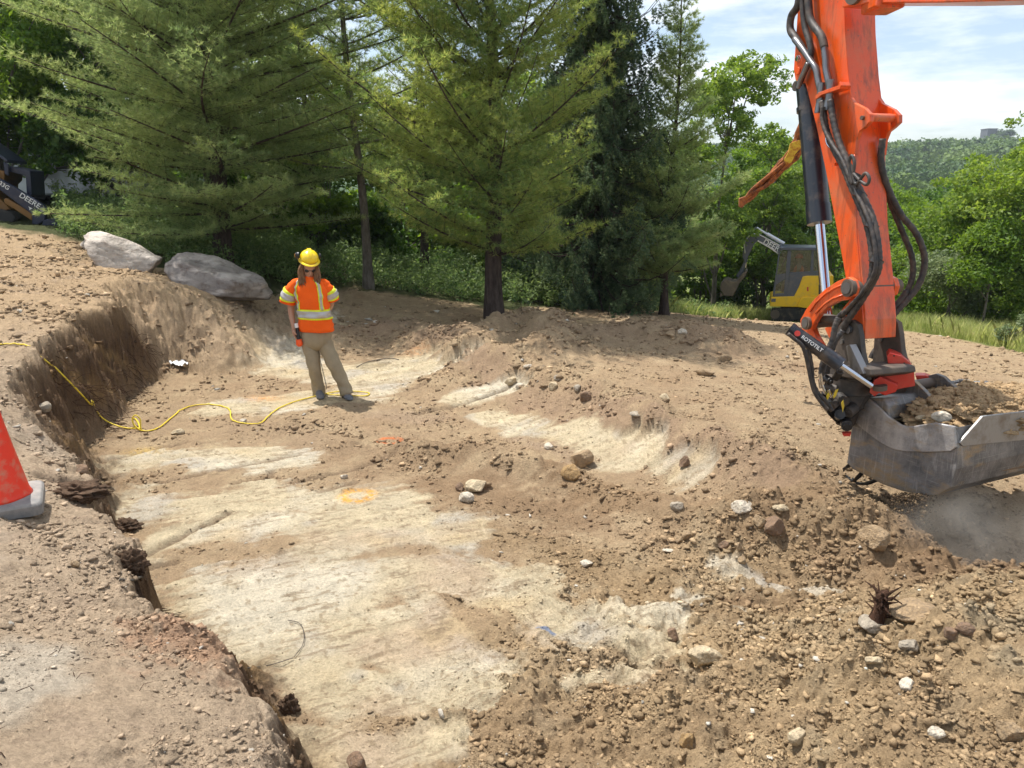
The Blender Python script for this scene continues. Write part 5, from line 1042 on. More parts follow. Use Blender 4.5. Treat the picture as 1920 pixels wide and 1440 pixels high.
# ------------------------------------------------------------------ parked car glimpsed in the shade under the left pine
c0 = gp(145, 395, 21.5); car = empty('parked_car', c0, label='silver car parked in deep shade, glimpsed between the loader and the left pine', cat='car')
def carprof(pts, y0, y1): return [Vector((c0.x+x, c0.y+y0, c0.z+z)) for x, z in pts], Vector((0, y1-y0, 0))
a, e = carprof([(-2.1,.3),(-2.15,.65),(-1.9,.85),(-1.2,.95),(-.6,1.38),(.7,1.42),(1.35,1.0),(2.05,.9),(2.15,.6),(2.1,.3),(1.75,.3),(1.6,.55),(1.2,.62),(.95,.3),(-.95,.3),(-1.15,.6),(-1.55,.6),(-1.75,.3)], -.85, .85)
MB().prism(a, e).build('body', M['silver'], car, bevel=.06)
for p in ([(-1.05,.95),(-.55,1.3),(-.05,1.34),(-.05,.96)], [(.05,.96),(.05,1.34),(.65,1.33),(1.1,1.0)]): a, e = carprof(p, -.862, -.84); MB().prism(a, e).build('window', M['dark'], car)
for x in (-1.35, 1.35):
    for y in (-.86, .62):
        w = MB().cyl(c0+Vector((x, y, .32)), c0+Vector((x, y+.24, .32)), .33, n=24).build('wheel', M['tyre'], car, bevel=.03); MB().cyl(c0+Vector((x, y-.012, .32)), c0+Vector((x, y+.2, .32)), .19, n=16).build('rim', M['silver'], w)
# ------------------------------------------------------------------ worker
PY = 9.1
pf = ground(625, 748); dz = pf.z
def W(u, v, dy=0.0): return P(u, v, PY+dy)
wk = empty('person', Vector((pf.x, PY, W(620, 750).z)), label='long haired worker in yellow hard hat and orange hi-vis shirt looking down', cat='person')
# body skeleton: one continuous skin surface, clothes follow it
Jn = {}
def j(k, u, v, dy, r): Jn[k] = (len(Jn), W(u, v, dy), r)
j('pel', 592, 612, .03, (.13, .10)); j('bel', 589, 590, .0, (.125, .09)); j('che', 583, 558, -.0, (.15, .10)); j('uch', 581, 535, .0, (.135, .08)); j('nek', 579, 519, -.0, .050); j('jaw', 580, 509, -.0, .048)
j('hed', 578, 498, .01, (.06, .065)); j('top', 577, 486, .01, .06)
j('shL', 557, 537, .0, .048); j('elL', 545, 573, .05, .045); j('foL', 547, 593, .02, .038); j('wrL', 551, 615, -.04, .026)
j('shR', 604, 537, .0, .048); j('elR', 622, 568, .12, .045); j('wrR', 610, 590, .24, .03)
j('hiL', 580, 624, .03, .07); j('knL', 585, 680, -.02, .062); j('anL', 597, 736, .05, .042); j('ftL', 601, 747, -.05, .045)
j('hiR', 603, 624, .03, .07); j('knR', 625, 678, -.03, .062); j('anR', 648, 734, -.02, .042); j('ftR', 656, 745, -.12, .045)
eg = [('pel','bel'),('bel','che'),('che','uch'),('uch','nek'),('nek','jaw'),('jaw','hed'),('hed','top'),('uch','shL'),('shL','elL'),('elL','foL'),('foL','wrL'),('uch','shR'),('shR','elR'),('elR','wrR'),('pel','hiL'),('hiL','knL'),('knL','anL'),('anL','ftL'),('pel','hiR'),('hiR','knR'),('knR','anR'),('anR','ftR')]
jl = [v for v in Jn.values()]; J = [v[1] for v in jl]; Rr = [v[2] for v in jl]; E_ = [(Jn[a][0], Jn[b][0]) for a, b in eg]
# hands: palm, four bent fingers and a thumb for each, grown out of the wrist
def hand(wr, pdir, across, curl, thumb):
    """pdir: palm direction, across: from little finger to index, curl: direction the fingers bend to"""
    w = Jn[wr][0]; base = J[w]; pdir = pdir.normalized(); across = across.normalized(); curl = curl.normalized()
    ip = len(J); J.append(base+pdir*.05); Rr.append((.034, .018)); E_.append((w, ip))
    for k, (o, L) in enumerate(((.030, .070), (.010, .078), (-.010, .072), (-.029, .058))):
        p0 = base+pdir*.088+across*o; p1 = p0+(pdir*.85+curl*.5).normalized()*L*.45; p2 = p1+(pdir*.3+curl*.95).normalized()*L*.35; p3 = p2+(curl*.9-pdir*.35).normalized()*L*.28
        i0 = len(J); J.extend([p0, p1, p2, p3]); Rr.extend([.011, .0095, .009, .0075]); E_.extend([(ip, i0), (i0, i0+1), (i0+1, i0+2), (i0+2, i0+3)])
    i0 = len(J); q = base+pdir*.03+across*.035; q1 = q+(pdir*.6+across*.7+curl*.4).normalized()*.035; q2 = q1+(pdir*.7+across*.1+curl*.7).normalized()*.03
    J.extend([q, q1, q2]); Rr.extend([.012, .011, .009]); E_.extend([(ip, i0), (i0, i0+1), (i0+1, i0+2)])
hand('wrL', Vector((.06, -.05, -1)), Vector((.15, -1, 0)), Vector((.9, .15, -.1)), 1)
hand('wrR', Vector((-.5, .5, -.3)), Vector((0, .3, 1)), Vector((-.8, -.2, -.2)), 1)
body = skinbody('body', J, E_, Rr, M['skin'], 2, wk)
# ellipse ring helper
def er(c, rx, ry, tilt=0, n=28, up=(0, 0, 1), yaw=0.25, pw=1.0):
    up = Vector(up).normalized(); X = Vector((math.cos(yaw), math.sin(yaw)*-1, 0)); X = (X-up*X.dot(up)).normalized(); Y = up.cross(X)
    out = []
    for k in range(n):
        a = 2*math.pi*k/n; ca, sa = math.cos(a), math.sin(a); ca = math.copysign(abs(ca)**pw, ca); sa = math.copysign(abs(sa)**pw, sa); out.append(c+X*(rx*ca)+Y*(ry*sa))
    return out
def spl(tab, t):
    """interpolate rows (t, ...) smoothly"""
    for a, b in zip(tab[:-1], tab[1:]):
        if t <= b[0]: break
    k = (t-a[0])/(b[0]-a[0]); k = min(max(k, 0), 1); return [a[i]+(b[i]-a[i])*k for i in range(1, len(a))]
TOR = [(620, 593, .222, .150, .02), (600, 591, .205, .135, .01), (585, 589.5, .19, .125, 0), (565, 586, .195, .13, 0), (548, 583.5, .205, .13, 0), (536, 581.5, .20, .12, 0), (527, 580.5, .165, .105, .0), (521, 580, .105, .09, 0), (517, 579.5, .072, .075, -.01)]
TOR = [tuple(r) for r in TOR][::-1]
def tor(v, ph, off=0.0):
    u, rx, ry, dy = spl(TOR, v); c = W(u, v, dy); wr = .006*math.sin(ph*3+v*.21)+.005*math.sin(ph*7-v*.33)+.004*math.sin(v*.55+ph*2); wr *= min(1, (v-515)/20)
    yaw = .22; X = Vector((math.cos(yaw), -math.sin(yaw), 0)); Y = Vector((math.sin(yaw), math.cos(yaw), 0))
    ca, sa = math.cos(ph), math.sin(ph); ca = math.copysign(abs(ca)**.85, ca); sa = math.copysign(abs(sa)**.85, sa)
    return c+X*((rx+wr+off)*ca)+Y*((ry+wr+off)*sa)
vv = [517, 519, 521, 524, 527, 531, 536, 542, 548, 554, 560, 566, 572, 578, 584, 590, 596, 602, 608, 614, 620]; NP = 48
m = MB(); m.rings([[tor(v, 2*math.pi*k/NP) for k in range(NP)] for v in vv], cap=False); shirt = m.build('shirt', M['shirt'], wk); so = shirt.modifiers.new('thick', 'SOLIDIFY'); so.thickness = .006
def patch(v0, v1, p0, p1, off, name, mat, nv=8, nph=14, par=None, fn=tor, skew=0):
    m = MB(); vs = []
    for i in range(nv+1):
        for k in range(nph+1):
            t = i/nv; vs.append(fn(v0+(v1-v0)*t, p0+(p1-p0)*k/nph+skew*t, off))
    m.add(vs, [(i*(nph+1)+k, i*(nph+1)+k+1, (i+1)*(nph+1)+k+1, (i+1)*(nph+1)+k) for i in range(nv) for k in range(nph)], True)
    o = m.build(name, mat, wk); s = o.modifiers.new('thick', 'SOLIDIFY'); s.thickness = .003; s.offset = 0; return o
PI = math.pi
patch(578, 597, 0, 2*PI, .005, 'hi_vis_belt', M['lime'], 6, 48); patch(581.5, 593.5, 0, 2*PI, .009, 'reflective_belt', M['tape'], 6, 48)
# braces from the shoulders to the belt, front is phi around -pi/2
for (a, b) in ((-2.44, -2.12), (-.90, -.56)):
    patch(523, 580, a, b, .005, 'hi_vis_brace', M['lime'], 20, 8); patch(523, 579, a+.08, b-.08, .009, 'reflective_brace', M['tape'], 20, 6)
    patch(523, 580, -a, -b, .005, 'hi_vis_brace', M['lime'], 20, 8)
# sleeves
def limb(pts, rad, n=22, name='sleeve', mat=None, wr=.006, ws=.5, seed=0, sub=6, cap=False):
    pp = smooth_path(pts, sub); m_ = len(pp); rr = [spl([(i/(len(rad)-1), r) for i, r in enumerate(rad)], k/(m_-1))[0] for k in range(m_)]; R_ = []
    for i in range(m_):
        d = (pp[min(i+1, m_-1)]-pp[max(i-1, 0)]).normalized(); X = Vector((1, 0, 0)); X = (X-d*X.dot(d)).normalized(); Y = d.cross(X)
        R_.append([pp[i]+(X*math.cos(2*PI*k/n)+Y*math.sin(2*PI*k/n)*1.0)*(rr[i]+wr*math.sin(i*ws*2.1+k*.55+seed)*math.sin(i*ws+seed*2)+wr*.6*math.sin(i*ws*3.7+k*.9)) for k in range(n)])
    m = MB(); m.rings(R_, cap=cap); return m.build(name, mat, wk), R_
def sleeve(pts, rad, seed):
    o, R_ = limb(pts, rad, name='sleeve', mat=M['shirt'], seed=seed); s = o.modifiers.new('thick', 'SOLIDIFY'); s.thickness = .005
    n = len(R_)
    def sub(a, b, off, name, mat):
        m = MB(); rr = []
        for i in range(int(a*n), int(b*n)+1):
            c = sum(R_[i], Vector())/len(R_[i]); rr.append([p+(p-c).normalized()*off for p in R_[i]])
        m.rings(rr, cap=False); q = m.build(name, mat, wk); s = q.modifiers.new('thick', 'SOLIDIFY'); s.thickness = .003; s.offset = 0
    sub(.50, .86, .006, 'hi_vis_band', M['lime']); sub(.58, .79, .010, 'reflective_band', M['tape'])
sleeve([W(564, 528, 0), W(555, 533, 0), W(546, 545, .01), W(541, 557, .02), W(539, 567, .03)], [.042, .068, .078, .086, .094], 1)
sleeve([W(598, 528, 0), W(606, 533, .01), W(615, 544, .03), W(620, 554, .06), W(622, 561, .08)], [.042, .066, .076, .083, .090], 2)
# trousers: hips then two legs in one mesh
hip = [er(W(592.5, v, .02), rx, ry, pw=.9, yaw=.15) for v, rx, ry in ((608, .178, .122), (616, .183, .128), (624, .188, .132), (632, .190, .132), (640, .182, .128), (648, .155, .115), (655, .10, .08))]
m = MB(); m.rings(hip, cap=True); tr1 = m.build('trousers', M['trouser'], wk)
limb([W(578, 618, .03), W(579, 640, .02), W(585, 662, 0), W(588, 682, -.02), W(592, 702, 0), W(596, 722, .03), W(599, 742, .04)], [.095, .098, .090, .081, .076, .074, .080], name='trouser_leg', mat=M['trouser'], wr=.006, seed=3, ws=.33, sub=5, cap=True)
limb([W(606, 618, .03), W(608, 640, .02), W(617, 662, 0), W(626, 682, -.03), W(636, 702, -.03), W(645, 722, -.03), W(651, 740, -.05)], [.095, .098, .091, .083, .079, .077, .084], name='trouser_leg', mat=M['trouser'], wr=.006, seed=5, ws=.33, sub=5, cap=True)
# shoes
def shoe(a, b, s):
    d = (b-a).normalized(); d.z = 0; d.normalize(); sd = Vector((-d.y, d.x, 0)); z0 = gz(a.x, a.y)+.004
    rr = []
    for t, w_, h in ((-.085, .018, .05), (-.07, .036, .085), (-.02, .041, .10), (.04, .043, .085), (.10, .050, .062), (.15, .048, .045), (.185, .032, .030), (.20, .010, .014)):
        c = Vector((a.x, a.y, z0))+d*t; rr.append([c+sd*(w_*math.cos(q)*(1 if math.sin(q) > 0 else 1.12))+Vector((0, 0, max(0, h*.42+h*.58*math.sin(q)))) for q in [2*PI*k/16 for k in range(16)]])
    m = MB(); m.rings(rr); return m.build('shoe', M['shoe'], wk, sub=1)
shoe(W(598, 746, .02), W(604, 752, -.2), 1); shoe(W(647, 742, -.03), W(660, 752, -.22), 2)
# head details: the face looks down and to the viewer's right
hc = W(580, 499.5, -.03); fwd = Vector((.33, -.90, -.27)).normalized(); hx = fwd.cross(Vector((0, 0, 1))).normalized()*-1; hx = Vector((.94, .34, -.04)).normalized(); hup = hx.cross(-fwd).normalized(); hup = hup if hup.z > 0 else -hup
def HP(x, y, z): return hc+hx*x+fwd*y+hup*z
face = []
for t, rx, ry, oy in ((-.125, .022, .025, .052), (-.112, .042, .05, .035), (-.085, .058, .072, .018), (-.05, .068, .088, .006), (-.01, .073, .094, 0), (.04, .076, .096, -.004), (.09, .066, .085, -.008), (.12, .04, .05, -.01)):
    face.append([HP(rx*math.cos(a), oy+ry*math.sin(a), t) for a in [2*PI*k/24 for k in range(24)]])
m = MB(); m.rings(face); fc = m.build('face', M['skin'], wk)
m = MB(); m.tube([HP(0, .09, -.02), HP(0, .104, -.038), HP(0, .118, -.058), HP(0, .098, -.066)], [.008, .010, .014, .008], 8); m.build('nose', M['skin'], fc)
m = MB(); m.tube([HP(-.024, .076, -.090), HP(0, .087, -.088), HP(.024, .076, -.090)], [.004, .007, .004], 8); m.build('mouth', M['red'], fc)
for s in (-1, 1):
    m = MB(); m.tube([HP(s*.074, .0, .01), HP(s*.083, -.008, -.005), HP(s*.078, 0, -.035)], [.008, .014, .007], 8); m.build('ear', M['skin'], fc)
    m = MB(); m.rings([[HP(s*.034+.027*math.cos(a)*k_, .092-abs(s*.034+.027*math.cos(a)*k_)*.28+yy, -.026+.019*math.sin(a)*k_) for a in [2*PI*q/16 for q in range(16)]] for yy, k_ in ((-.012, 1), (.0, 1.05), (.005, .6))]); m.build('sunglasses', M['dark'], wk)
m = MB(); m.tube([HP(-.062, .075, -.018), HP(0, .098, -.018), HP(.062, .075, -.018)], .004, 6); m.tube([HP(.062, .075, .004), HP(.078, .0, .008)], .003, 6); m.tube([HP(-.062, .075, .004), HP(-.078, .0, .008)], .003, 6); m.build('glasses_frame', M['dark'], wk)
# hair: many locks falling over both shoulders
rs = rnd(44); m = MB()
for k in range(150):
    s = -1 if k % 2 else 1; a = rs.uniform(-.9, 1.6); st = HP(s*.072*math.cos(a*.6), -.02-.06*math.sin(a)+.03*rs.rand(), .035+rs.uniform(-.02, .02))
    cx = 565 if s < 0 else 593; ex = W(cx+rs.uniform(-6, 7)+(2 if s < 0 else 1), 531+rs.uniform(-10, 8), -.125+rs.uniform(0, .04) if a < .9 else .11); mid = W(cx+rs.uniform(-5, 5)-s*-1, 512+rs.uniform(-4, 4), -.07+rs.uniform(-.02, .03) if a < .9 else .09)
    m.tube(smooth_path([st, st.lerp(mid, .5)+hx*s*.012, mid, mid.lerp(ex, .6)+Vector((rs.normal()*.008, rs.normal()*.006, 0)), ex], 3), [.010]*4+[.011]*5+[.008, .006, .004, .002], 5)
m.rings([[HP(.082*math.cos(a)*q, -.02+.085*math.sin(a)*q-.02, z) for a in [PI+PI*k/12*1.0 for k in range(13)]+[PI*k/12 for k in range(13)]] for z, q in ((.06, .9), (.0, .98), (-.06, .9), (-.12, .7))])
m.build('hair', M['hair'], wk)
# hard hat: dome, ridge, brim, muffs
h0 = HP(0, -.015, .072); hr = []
for t, q in ((0, 1), (.03, .99), (.06, .93), (.085, .80), (.105, .60), (.118, .36), (.123, .08)): hr.append([h0+hup*t+hx*(.108*q*math.cos(a))+fwd*(.128*q*math.sin(a)) for a in [2*PI*k/32 for k in range(32)]])
m = MB(); m.rings(hr); hat = m.build('hard_hat', M['hat'], wk)
br = [[h0+hup*z+hx*(r*1.0*math.cos(a))+fwd*((r*1.16+(.055*max(0, math.sin(a))**1.5))*math.sin(a)) for a in [2*PI*k/32 for k in range(32)]] for r, z in ((.104, .008), (.122, -.004), (.124, -.010), (.104, -.004))]
m = MB(); m.rings(br, cap=False); m.build('brim', M['hat'], hat)
m = MB(); m.rings([[h0+hup*(.125*math.cos(t)+.004)+fwd*(.128*math.sin(t))+hx*x+(hup*math.cos(t)+fwd*math.sin(t))*hh for x, hh in ((-.028, -.01), (-.022, .008), (.022, .008), (.028, -.01))] for t in [-.9+k*.2 for k in range(11)]], smooth=False); m.build('ridge', M['hat'], hat, bevel=.003)
c = HP(-.118, -.02, .125); m = MB(); m.cyl(c, c-hx*.035, .042, .038, n=20); m.cyl(c-hx*.035, c-hx*.042, .03, .02, n=16); mf = m.build('ear_muff', M['dark'], hat, bevel=.006)
m = MB(); m.cyl(c-hx*.042+fwd*.0, c-hx*.046, .022, n=16); m.build('muff_cap', M['rustyellow'], mf)
c = HP(.112, -.03, .12); m = MB(); m.cyl(c, c+hx*.02, .03, n=16); m.build('ear_muff', M['dark'], hat)
# locator wand held in the hand at the viewer's left: orange bulb, dark grip, white top
g0 = W(553, 612, -.10); dd = Vector((.06, -.06, -1)).normalized(); gt = empty('marking_tool', W(556, 640, -.1), label='orange tipped marking spray tool held down in the worker\'s hand', cat='tool')
pz = W(552.5, 622, -.07); m = MB(); m.cyl(pz+Vector((.032, 0, .05)), pz+Vector((.045, -.01, -.09)), .019, .022, n=16); m.build('grip', M['dark'], gt)
m = MB(); m.cyl(pz+Vector((.045, -.01, -.09)), pz+Vector((.05, -.012, -.15)), .034, .040, n=18); m.cyl(pz+Vector((.05, -.012, -.15)), pz+Vector((.052, -.013, -.175)), .040, .022, n=18); m.build('orange_head', M['handtool'], gt)
m = MB(); m.cyl(pz+Vector((.03, 0, .05)), pz+Vector((.024, 0, .10)), .022, n=16); m.build('white_cap', M['white'], gt)
# ------------------------------------------------------------------ traffic cone, boulders, stones, cord and litter
cb0 = ground(9, 944); cb_ = empty('traffic_cone', cb0, rz=.5, label='orange traffic cone with grey rubber base cut off by the left edge', cat='traffic cone')
def LB(z, h, cx): return [Vector((x, y, z)) for x, y in cx]
def sq(s, z, r=.04):
    out = []
    for cx, cy, a0 in ((s-r, s-r, 0), (-(s-r), s-r, 90), (-(s-r), -(s-r), 180), (s-r, -(s-r), 270)):
        for k in range(5): a = R(a0+k*22.5); out.append(Vector((cx+r*math.cos(a), cy+r*math.sin(a), z)))
    return out
Mc = Matrix.Translation(cb0+Vector((0, 0, .0))) @ Matrix.Rotation(.5, 4, 'Z') @ Matrix.Rotation(R(2), 4, 'X')
def tf(rr): return [[Mc @ p for p in r] for r in rr]
m = MB(); m.rings(tf([sq(.195, -.03), sq(.195, .03), sq(.185, .045), sq(.12, .055)]), smooth=False); m.build('base', M['conebase'], cb_, bevel=.006)
def cr_(z, r, n=40): return [Vector((r*math.cos(2*PI*k/n), r*math.sin(2*PI*k/n), z)) for k in range(n)]
m = MB(); m.rings(tf([cr_(.05, .148), cr_(.065, .138), cr_(.09, .131), cr_(.40, .077), cr_(.70, .032), cr_(.715, .024)])); m.build('cone_body', M['cone'], cb_)
M['boulder1'] = rockmat('pale_gneiss', (.34, .295, .255), (.50, .44, .38), (.23, .185, .15), 3.2, (1, 1, 4)); M['boulder2'] = rockmat('grey_gneiss', (.19, .165, .15), (.30, .265, .235), (.14, .105, .085), 2.6, (1.5, 1, 5))
def bould(label, u, v, vb, size, seed, mat, rot, cuts=7, amp=.16, dz=0.0):
    g = ground(u, vb); k = PZ(u, v, g.z); c = P(u, v, g.y+size[1]*.75); c.z -= .10*size[0]; r = Euler(rot); e = lump('boulder', c, size, seed, M[mat], None, 5, amp, 1.5, cuts, r); e.location = (0, 0, 0); tag(e, label, 'boulder'); return e
bould('long pale banded boulder lying on the slope under the left pine', 242, 476, 506, (.80, .56, .36), 12, 'boulder1', (0, .30, .0), dz=-.08)
bould('big dark grey boulder nearest to the worker', 410, 522, 562, (.90, .66, .40), 17, 'boulder2', (0, .36, -.12), cuts=9, dz=-.13)
bould('small cream boulder tucked beside the pale banded boulder', 178, 462, 474, (.24, .2, .19), 19, 'boulder1', (0, 0, 0), 4)
# individually visible stones
RK = {'tan': (.40, .285, .17), 'ochre': (.40, .26, .12), 'cream': (.58, .47, .31), 'white': (.68, .60, .48), 'brown': (.26, .17, .11), 'grey': (.42, .36, .28)}
ROCKS = [(1090,858,46,38,'tan','large rounded tan stone, biggest of those on the clod ridge'), (1074,886,42,28,'ochre','broken ochre stone leaning just below the large rounded tan stone'), (895,911,46,26,'cream','oval cream stone flanked by small brown stones mid floor'), (862,913,16,16,'brown','small brown stone touching the left of the oval cream stone'), (913,908,16,14,'tan','small tan stone touching the right of the oval cream stone'),
 (874,933,28,20,'white','pale flat stone just below the oval cream stone'), (1327,1236,62,34,'cream','long cream stone pointing up right, before the spoil heap'), (1262,1190,24,24,'brown','round speckled brown stone above the long cream stone'), (1722,1150,84,32,'tan','long soil-caked cobble lying beside the root stump'), (1643,1010,58,46,'tan','half buried dusty stone next to the bucket shadow'),
 (1450,985,42,36,'brown','blocky brown stone in the far pit wall'), (1393,951,40,24,'white','broken white stone high in the far pit wall'), (1466,952,30,16,'cream','cream stone right of the broken white stone'), (1425,975,22,28,'tan','narrow tan stone leaning on the blocky brown stone'), (958,715,30,18,'cream','cream stone at the start of the long berm'), (975,724,18,11,'white','small white stone under the cream stone at the start of the berm'),
 (1012,688,18,14,'tan','rounded tan stone left on top of the berm'), (990,687,16,10,'white','small white stone beside the rounded tan stone on the berm'), (1046,708,15,12,'grey','grey stone on the berm crest'), (1039,724,20,16,'cream','angular cream stone on the face of the berm'), (1097,744,22,22,'brown','upright brown stone on the berm, darkest there'), (1083,728,16,14,'grey','grey stone behind the upright brown stone'),
 (1248,745,22,13,'cream','lone cream stone on the raked soil right of the berm'), (1193,777,27,10,'grey','flat grey slab of stone below the lone cream stone'), (1283,865,20,26,'brown','brown stone standing at the end of the bright sandy streak'), (1326,698,38,16,'tan','wide tan stone on the slope of loose soil'), (1361,672,24,14,'tan','tan stone above the wide tan stone'), (1280,622,17,12,'white','white stone near the tree shade, beside a tan one'), (1257,626,20,14,'tan','tan stone left of the white stone near the tree shade'),
 (1495,1380,40,32,'cream','speckled cream stone near the bottom of the spoil heap'), (1290,1388,32,30,'ochre','ochre stone left of the speckled cream stone'), (1758,1376,30,22,'white','smooth white stone at lower right'), (1703,1284,26,26,'white','white stone on the crest of the spoil heap'), (1903,1372,52,44,'tan','large tan cobble at the right edge, lower corner'), (1645,1176,74,22,'grey','flat grey clay slab below the root stump'), (1708,1212,36,22,'grey','grey green stone right of the flat clay slab'),
 (1100,1058,24,14,'white','white stone alone on the brown floor'), (1290,1004,20,20,'tan','tan stone topping a small pile beside the white strip'), (1274,1012,20,14,'tan','lower stone of the small pile beside the white strip'), (1357,1021,20,19,'brown','brown stone right of the small pile'), (1384,1023,14,18,'tan','narrow stone right of the brown stone'), (1393,1050,16,14,'tan','small stone below the far pit wall'),
 (81,762,22,20,'grey','square stone stuck in the slumped bank above the cone'), (139,1058,16,14,'tan','dark tan stone on the near bank'), (1785,1190,30,26,'brown','brown stone in the spoil, upper of two on its right side'), (1812,1180,32,24,'brown','dark brown stone casting a deep shadow on the spoil heap'), (1640,1240,30,18,'cream','thin cream stone on the face of the spoil heap'), (330,810,26,12,'cream','flat pale stone by the cord bend'), (455,790,16,9,'white','white stone in the bend of the yellow cord'),
 (1380,1320,24,12,'tan','flat tan stone in front of the spoil heap'), (1560,1145,22,14,'tan','stone at the right end of the trench'), (1270,948,24,18,'grey','grey stone at the tip of the bright sandy streak'), (1030,836,18,14,'white','white stone under the bright sandy streak'), (645,893,14,10,'white','little white stone above the paint ring'), (670,1430,40,34,'brown','dark clod stone at the bottom edge'), (150,880,30,16,'brown','brown stone on the lip of the torn bank')]
rmats = {k: rockmat('stone_'+k, tuple(c*.82 for c in v), tuple(min(.8, c*1.12) for c in v), tuple(c*.6+.05 for c in v), 22) for k, v in RK.items()}
for i, (u, v, w_, h_, c, lb) in enumerate(ROCKS):
    g = ground(u, v+h_*.45); dep = g.y*CS-(g.z-CAMZ)*SN; s = dep/FPX; sx = w_*s*.54; sz = h_*s*.56; rs = rnd(500+i)
    o = lump('stone', g+Vector((0, sx*.4, sz*.62)), (sx, (sx+sz)*.5, sz), 500+i, rmats[c], None, 4, .13, 1.4, 6, Euler((rs.normal()*.1, rs.normal()*.12, 0)))
    tag(o, lb, 'stone', 'loose stones on the dug ground')
# stones on the load
for u, v, w_, c, lb in ((1712,788,26,'cream','round cream stone lying in the excavator bucket'), (1748,784,38,'white','flat white stone lying in the excavator bucket'), (1717,769,12,'tan','small tan stone standing up in the excavator bucket')):
    p = BP(u, v, .10)+Vector((0, 0, .0)); s = p.y/FPX*1.0*w_*.5; o = lump('stone', p, (s, s*.8, s*.55 if w_ > 20 else s*1.3), 700+u, rmats[c], None, 4, .12, 1.4, 5); tag(o, lb, 'stone')
# cord
cpx = [(-60,646),(0,648),(30,647),(58,650),(75,665),(90,690),(110,722),(128,745),(150,768),(180,788),(215,802),(245,810),(262,808),(262,800),(256,788),(248,785),(249,795),(258,806),(270,811),(295,807),(318,788),(345,766),(380,759),(415,762),(433,770),(432,785),(440,793),(470,797),(490,796),(505,780),(525,765),(560,752),(590,745)]
cpx = [(a[0]+(b[0]-a[0])*t/3, a[1]+(b[1]-a[1])*t/3) for a, b in zip(cpx[:-1], cpx[1:]) for t in range(3)]+[cpx[-1]]
cp = []
for i, (u, v) in enumerate(cpx):
    g = ground(u, v); cp.append(g+Vector((0, 0, .012)))
cp = [sum(cp[max(0, i-5):i+6], Vector())/len(cp[max(0, i-5):i+6]) if 8 < i < 34 else (sum(cp[i-1:i+2], Vector())/3 if 0 < i < len(cp)-1 else cp[i]) for i in range(len(cp))]
i0 = min(range(len(cpx)), key=lambda i: abs(cpx[i][0]-82)+abs(cpx[i][1]-672)); i1 = min(range(len(cpx)), key=lambda i: abs(cpx[i][0]-198)+abs(cpx[i][1]-796))
A_c, B_c = ground(80, 668), ground(198, 796)
for i in range(i0, i1+1): t = (i-i0)/(i1-i0); q = A_c.lerp(B_c, t); cp[i] = q+Vector((.16, -.12, .0))*math.sin(PI*t)+Vector((0, 0, .012-.05*math.sin(PI*t)))
cp = [sum(cp[i-3:i+4], Vector())/7 if (i1-2 <= i <= i1+7 or i0-1 <= i <= i0+1) else cp[i] for i in range(len(cp))]
sp = smooth_path(cp, 3)
zz = height(np.array([p.x for p in sp]), np.array([p.y for p in sp]))
sp = [Vector((p.x, p.y, max(p.z, zz[i]+.010))) for i, p in enumerate(sp)]
m = MB(); m.tube(sp, .0072, 8)
g = ground(262, 808); lp = [g+Vector((.0, 0, .01)), g+Vector((-.05, .0, .06)), g+Vector((-.07, .02, .13)), g+Vector((-.03, .02, .165)), g+Vector((.01, .02, .12)), g+Vector((.015, .0, .05)), g+Vector((.02, 0, .01))]
m.tube(smooth_path(lp, 6), .0072, 8)
tail = [(590,745),(620,738),(650,735),(690,738),(685,744),(650,743),(612,740),(604,720),(598,700),(597,672),(598,650)]
tp_ = [ground(u, v)+Vector((0, 0, .014)) for u, v in tail[:7]]+[P(604, 722, 9.3), P(599, 698, 9.5), P(596, 676, 9.7), ground(597, 664)+Vector((0, 0, .01))]
m.tube(smooth_path(tp_, 6), .0072, 8)
tag(m.build('power_cord', M['cordy']), 'yellow cord snaking from the bank down across the pit floor to the worker', 'cord')
# white crumpled plastic
g = ground(340, 683); m = MB(); rs = rnd(8); nn = 9
vs = [g+Vector((i/nn*.26-.13, j_/4*.16-.08-(i/nn)*.15, .02+rs.rand()*.05)) for i in range(nn+1) for j_ in range(5)]
m.add(vs, [(i*5+j_, i*5+j_+1, (i+1)*5+j_+1, (i+1)*5+j_) for i in range(nn) for j_ in range(4)]); o = m.build('plastic_scrap', M['white']); s = o.modifiers.new('t', 'SOLIDIFY'); s.thickness = .004; tag(o, 'crumpled white plastic scrap at the foot of the cut bank', 'litter')
# root stump standing on the spoil heap
g = ground(1650, 1158); st_ = empty('root_stump', g, label='upright dark root stump sticking out of the spoil heap', cat='stump'); m = MB(); rs = rnd(9); M['rootm'] = bark('root_bark', (.045, .024, .016), (.13, .07, .045), 30)
m.tube(smooth_path([g+Vector((-.02, 0, -.05)), g+Vector((-.006, 0, .03)), g+Vector((.006, 0, .07)), g+Vector((.0, .01, .10)), g+Vector((.022, 0, .135))], 2), [.05, .044, .036, .042, .034, .030, .036, .026, .012], 7, flat=.75); m.build('stem', M['rootm'], st_)
m = MB()
for k in range(26):
    a = rs.rand()*6.28; z = rs.uniform(.0, .13); d = Vector((math.cos(a), math.sin(a), rs.uniform(-.2, .8))).normalized(); p = g+Vector((0, 0, z)); L = rs.uniform(.04, .11)
    m.tube([p, p+d*L*.5+Vector((0, 0, rs.normal()*.01)), p+d*L+Vector((0, 0, rs.normal()*.02))], [.010, .006, .002], 6)
m.build('root_branches', M['rootm'], st_)
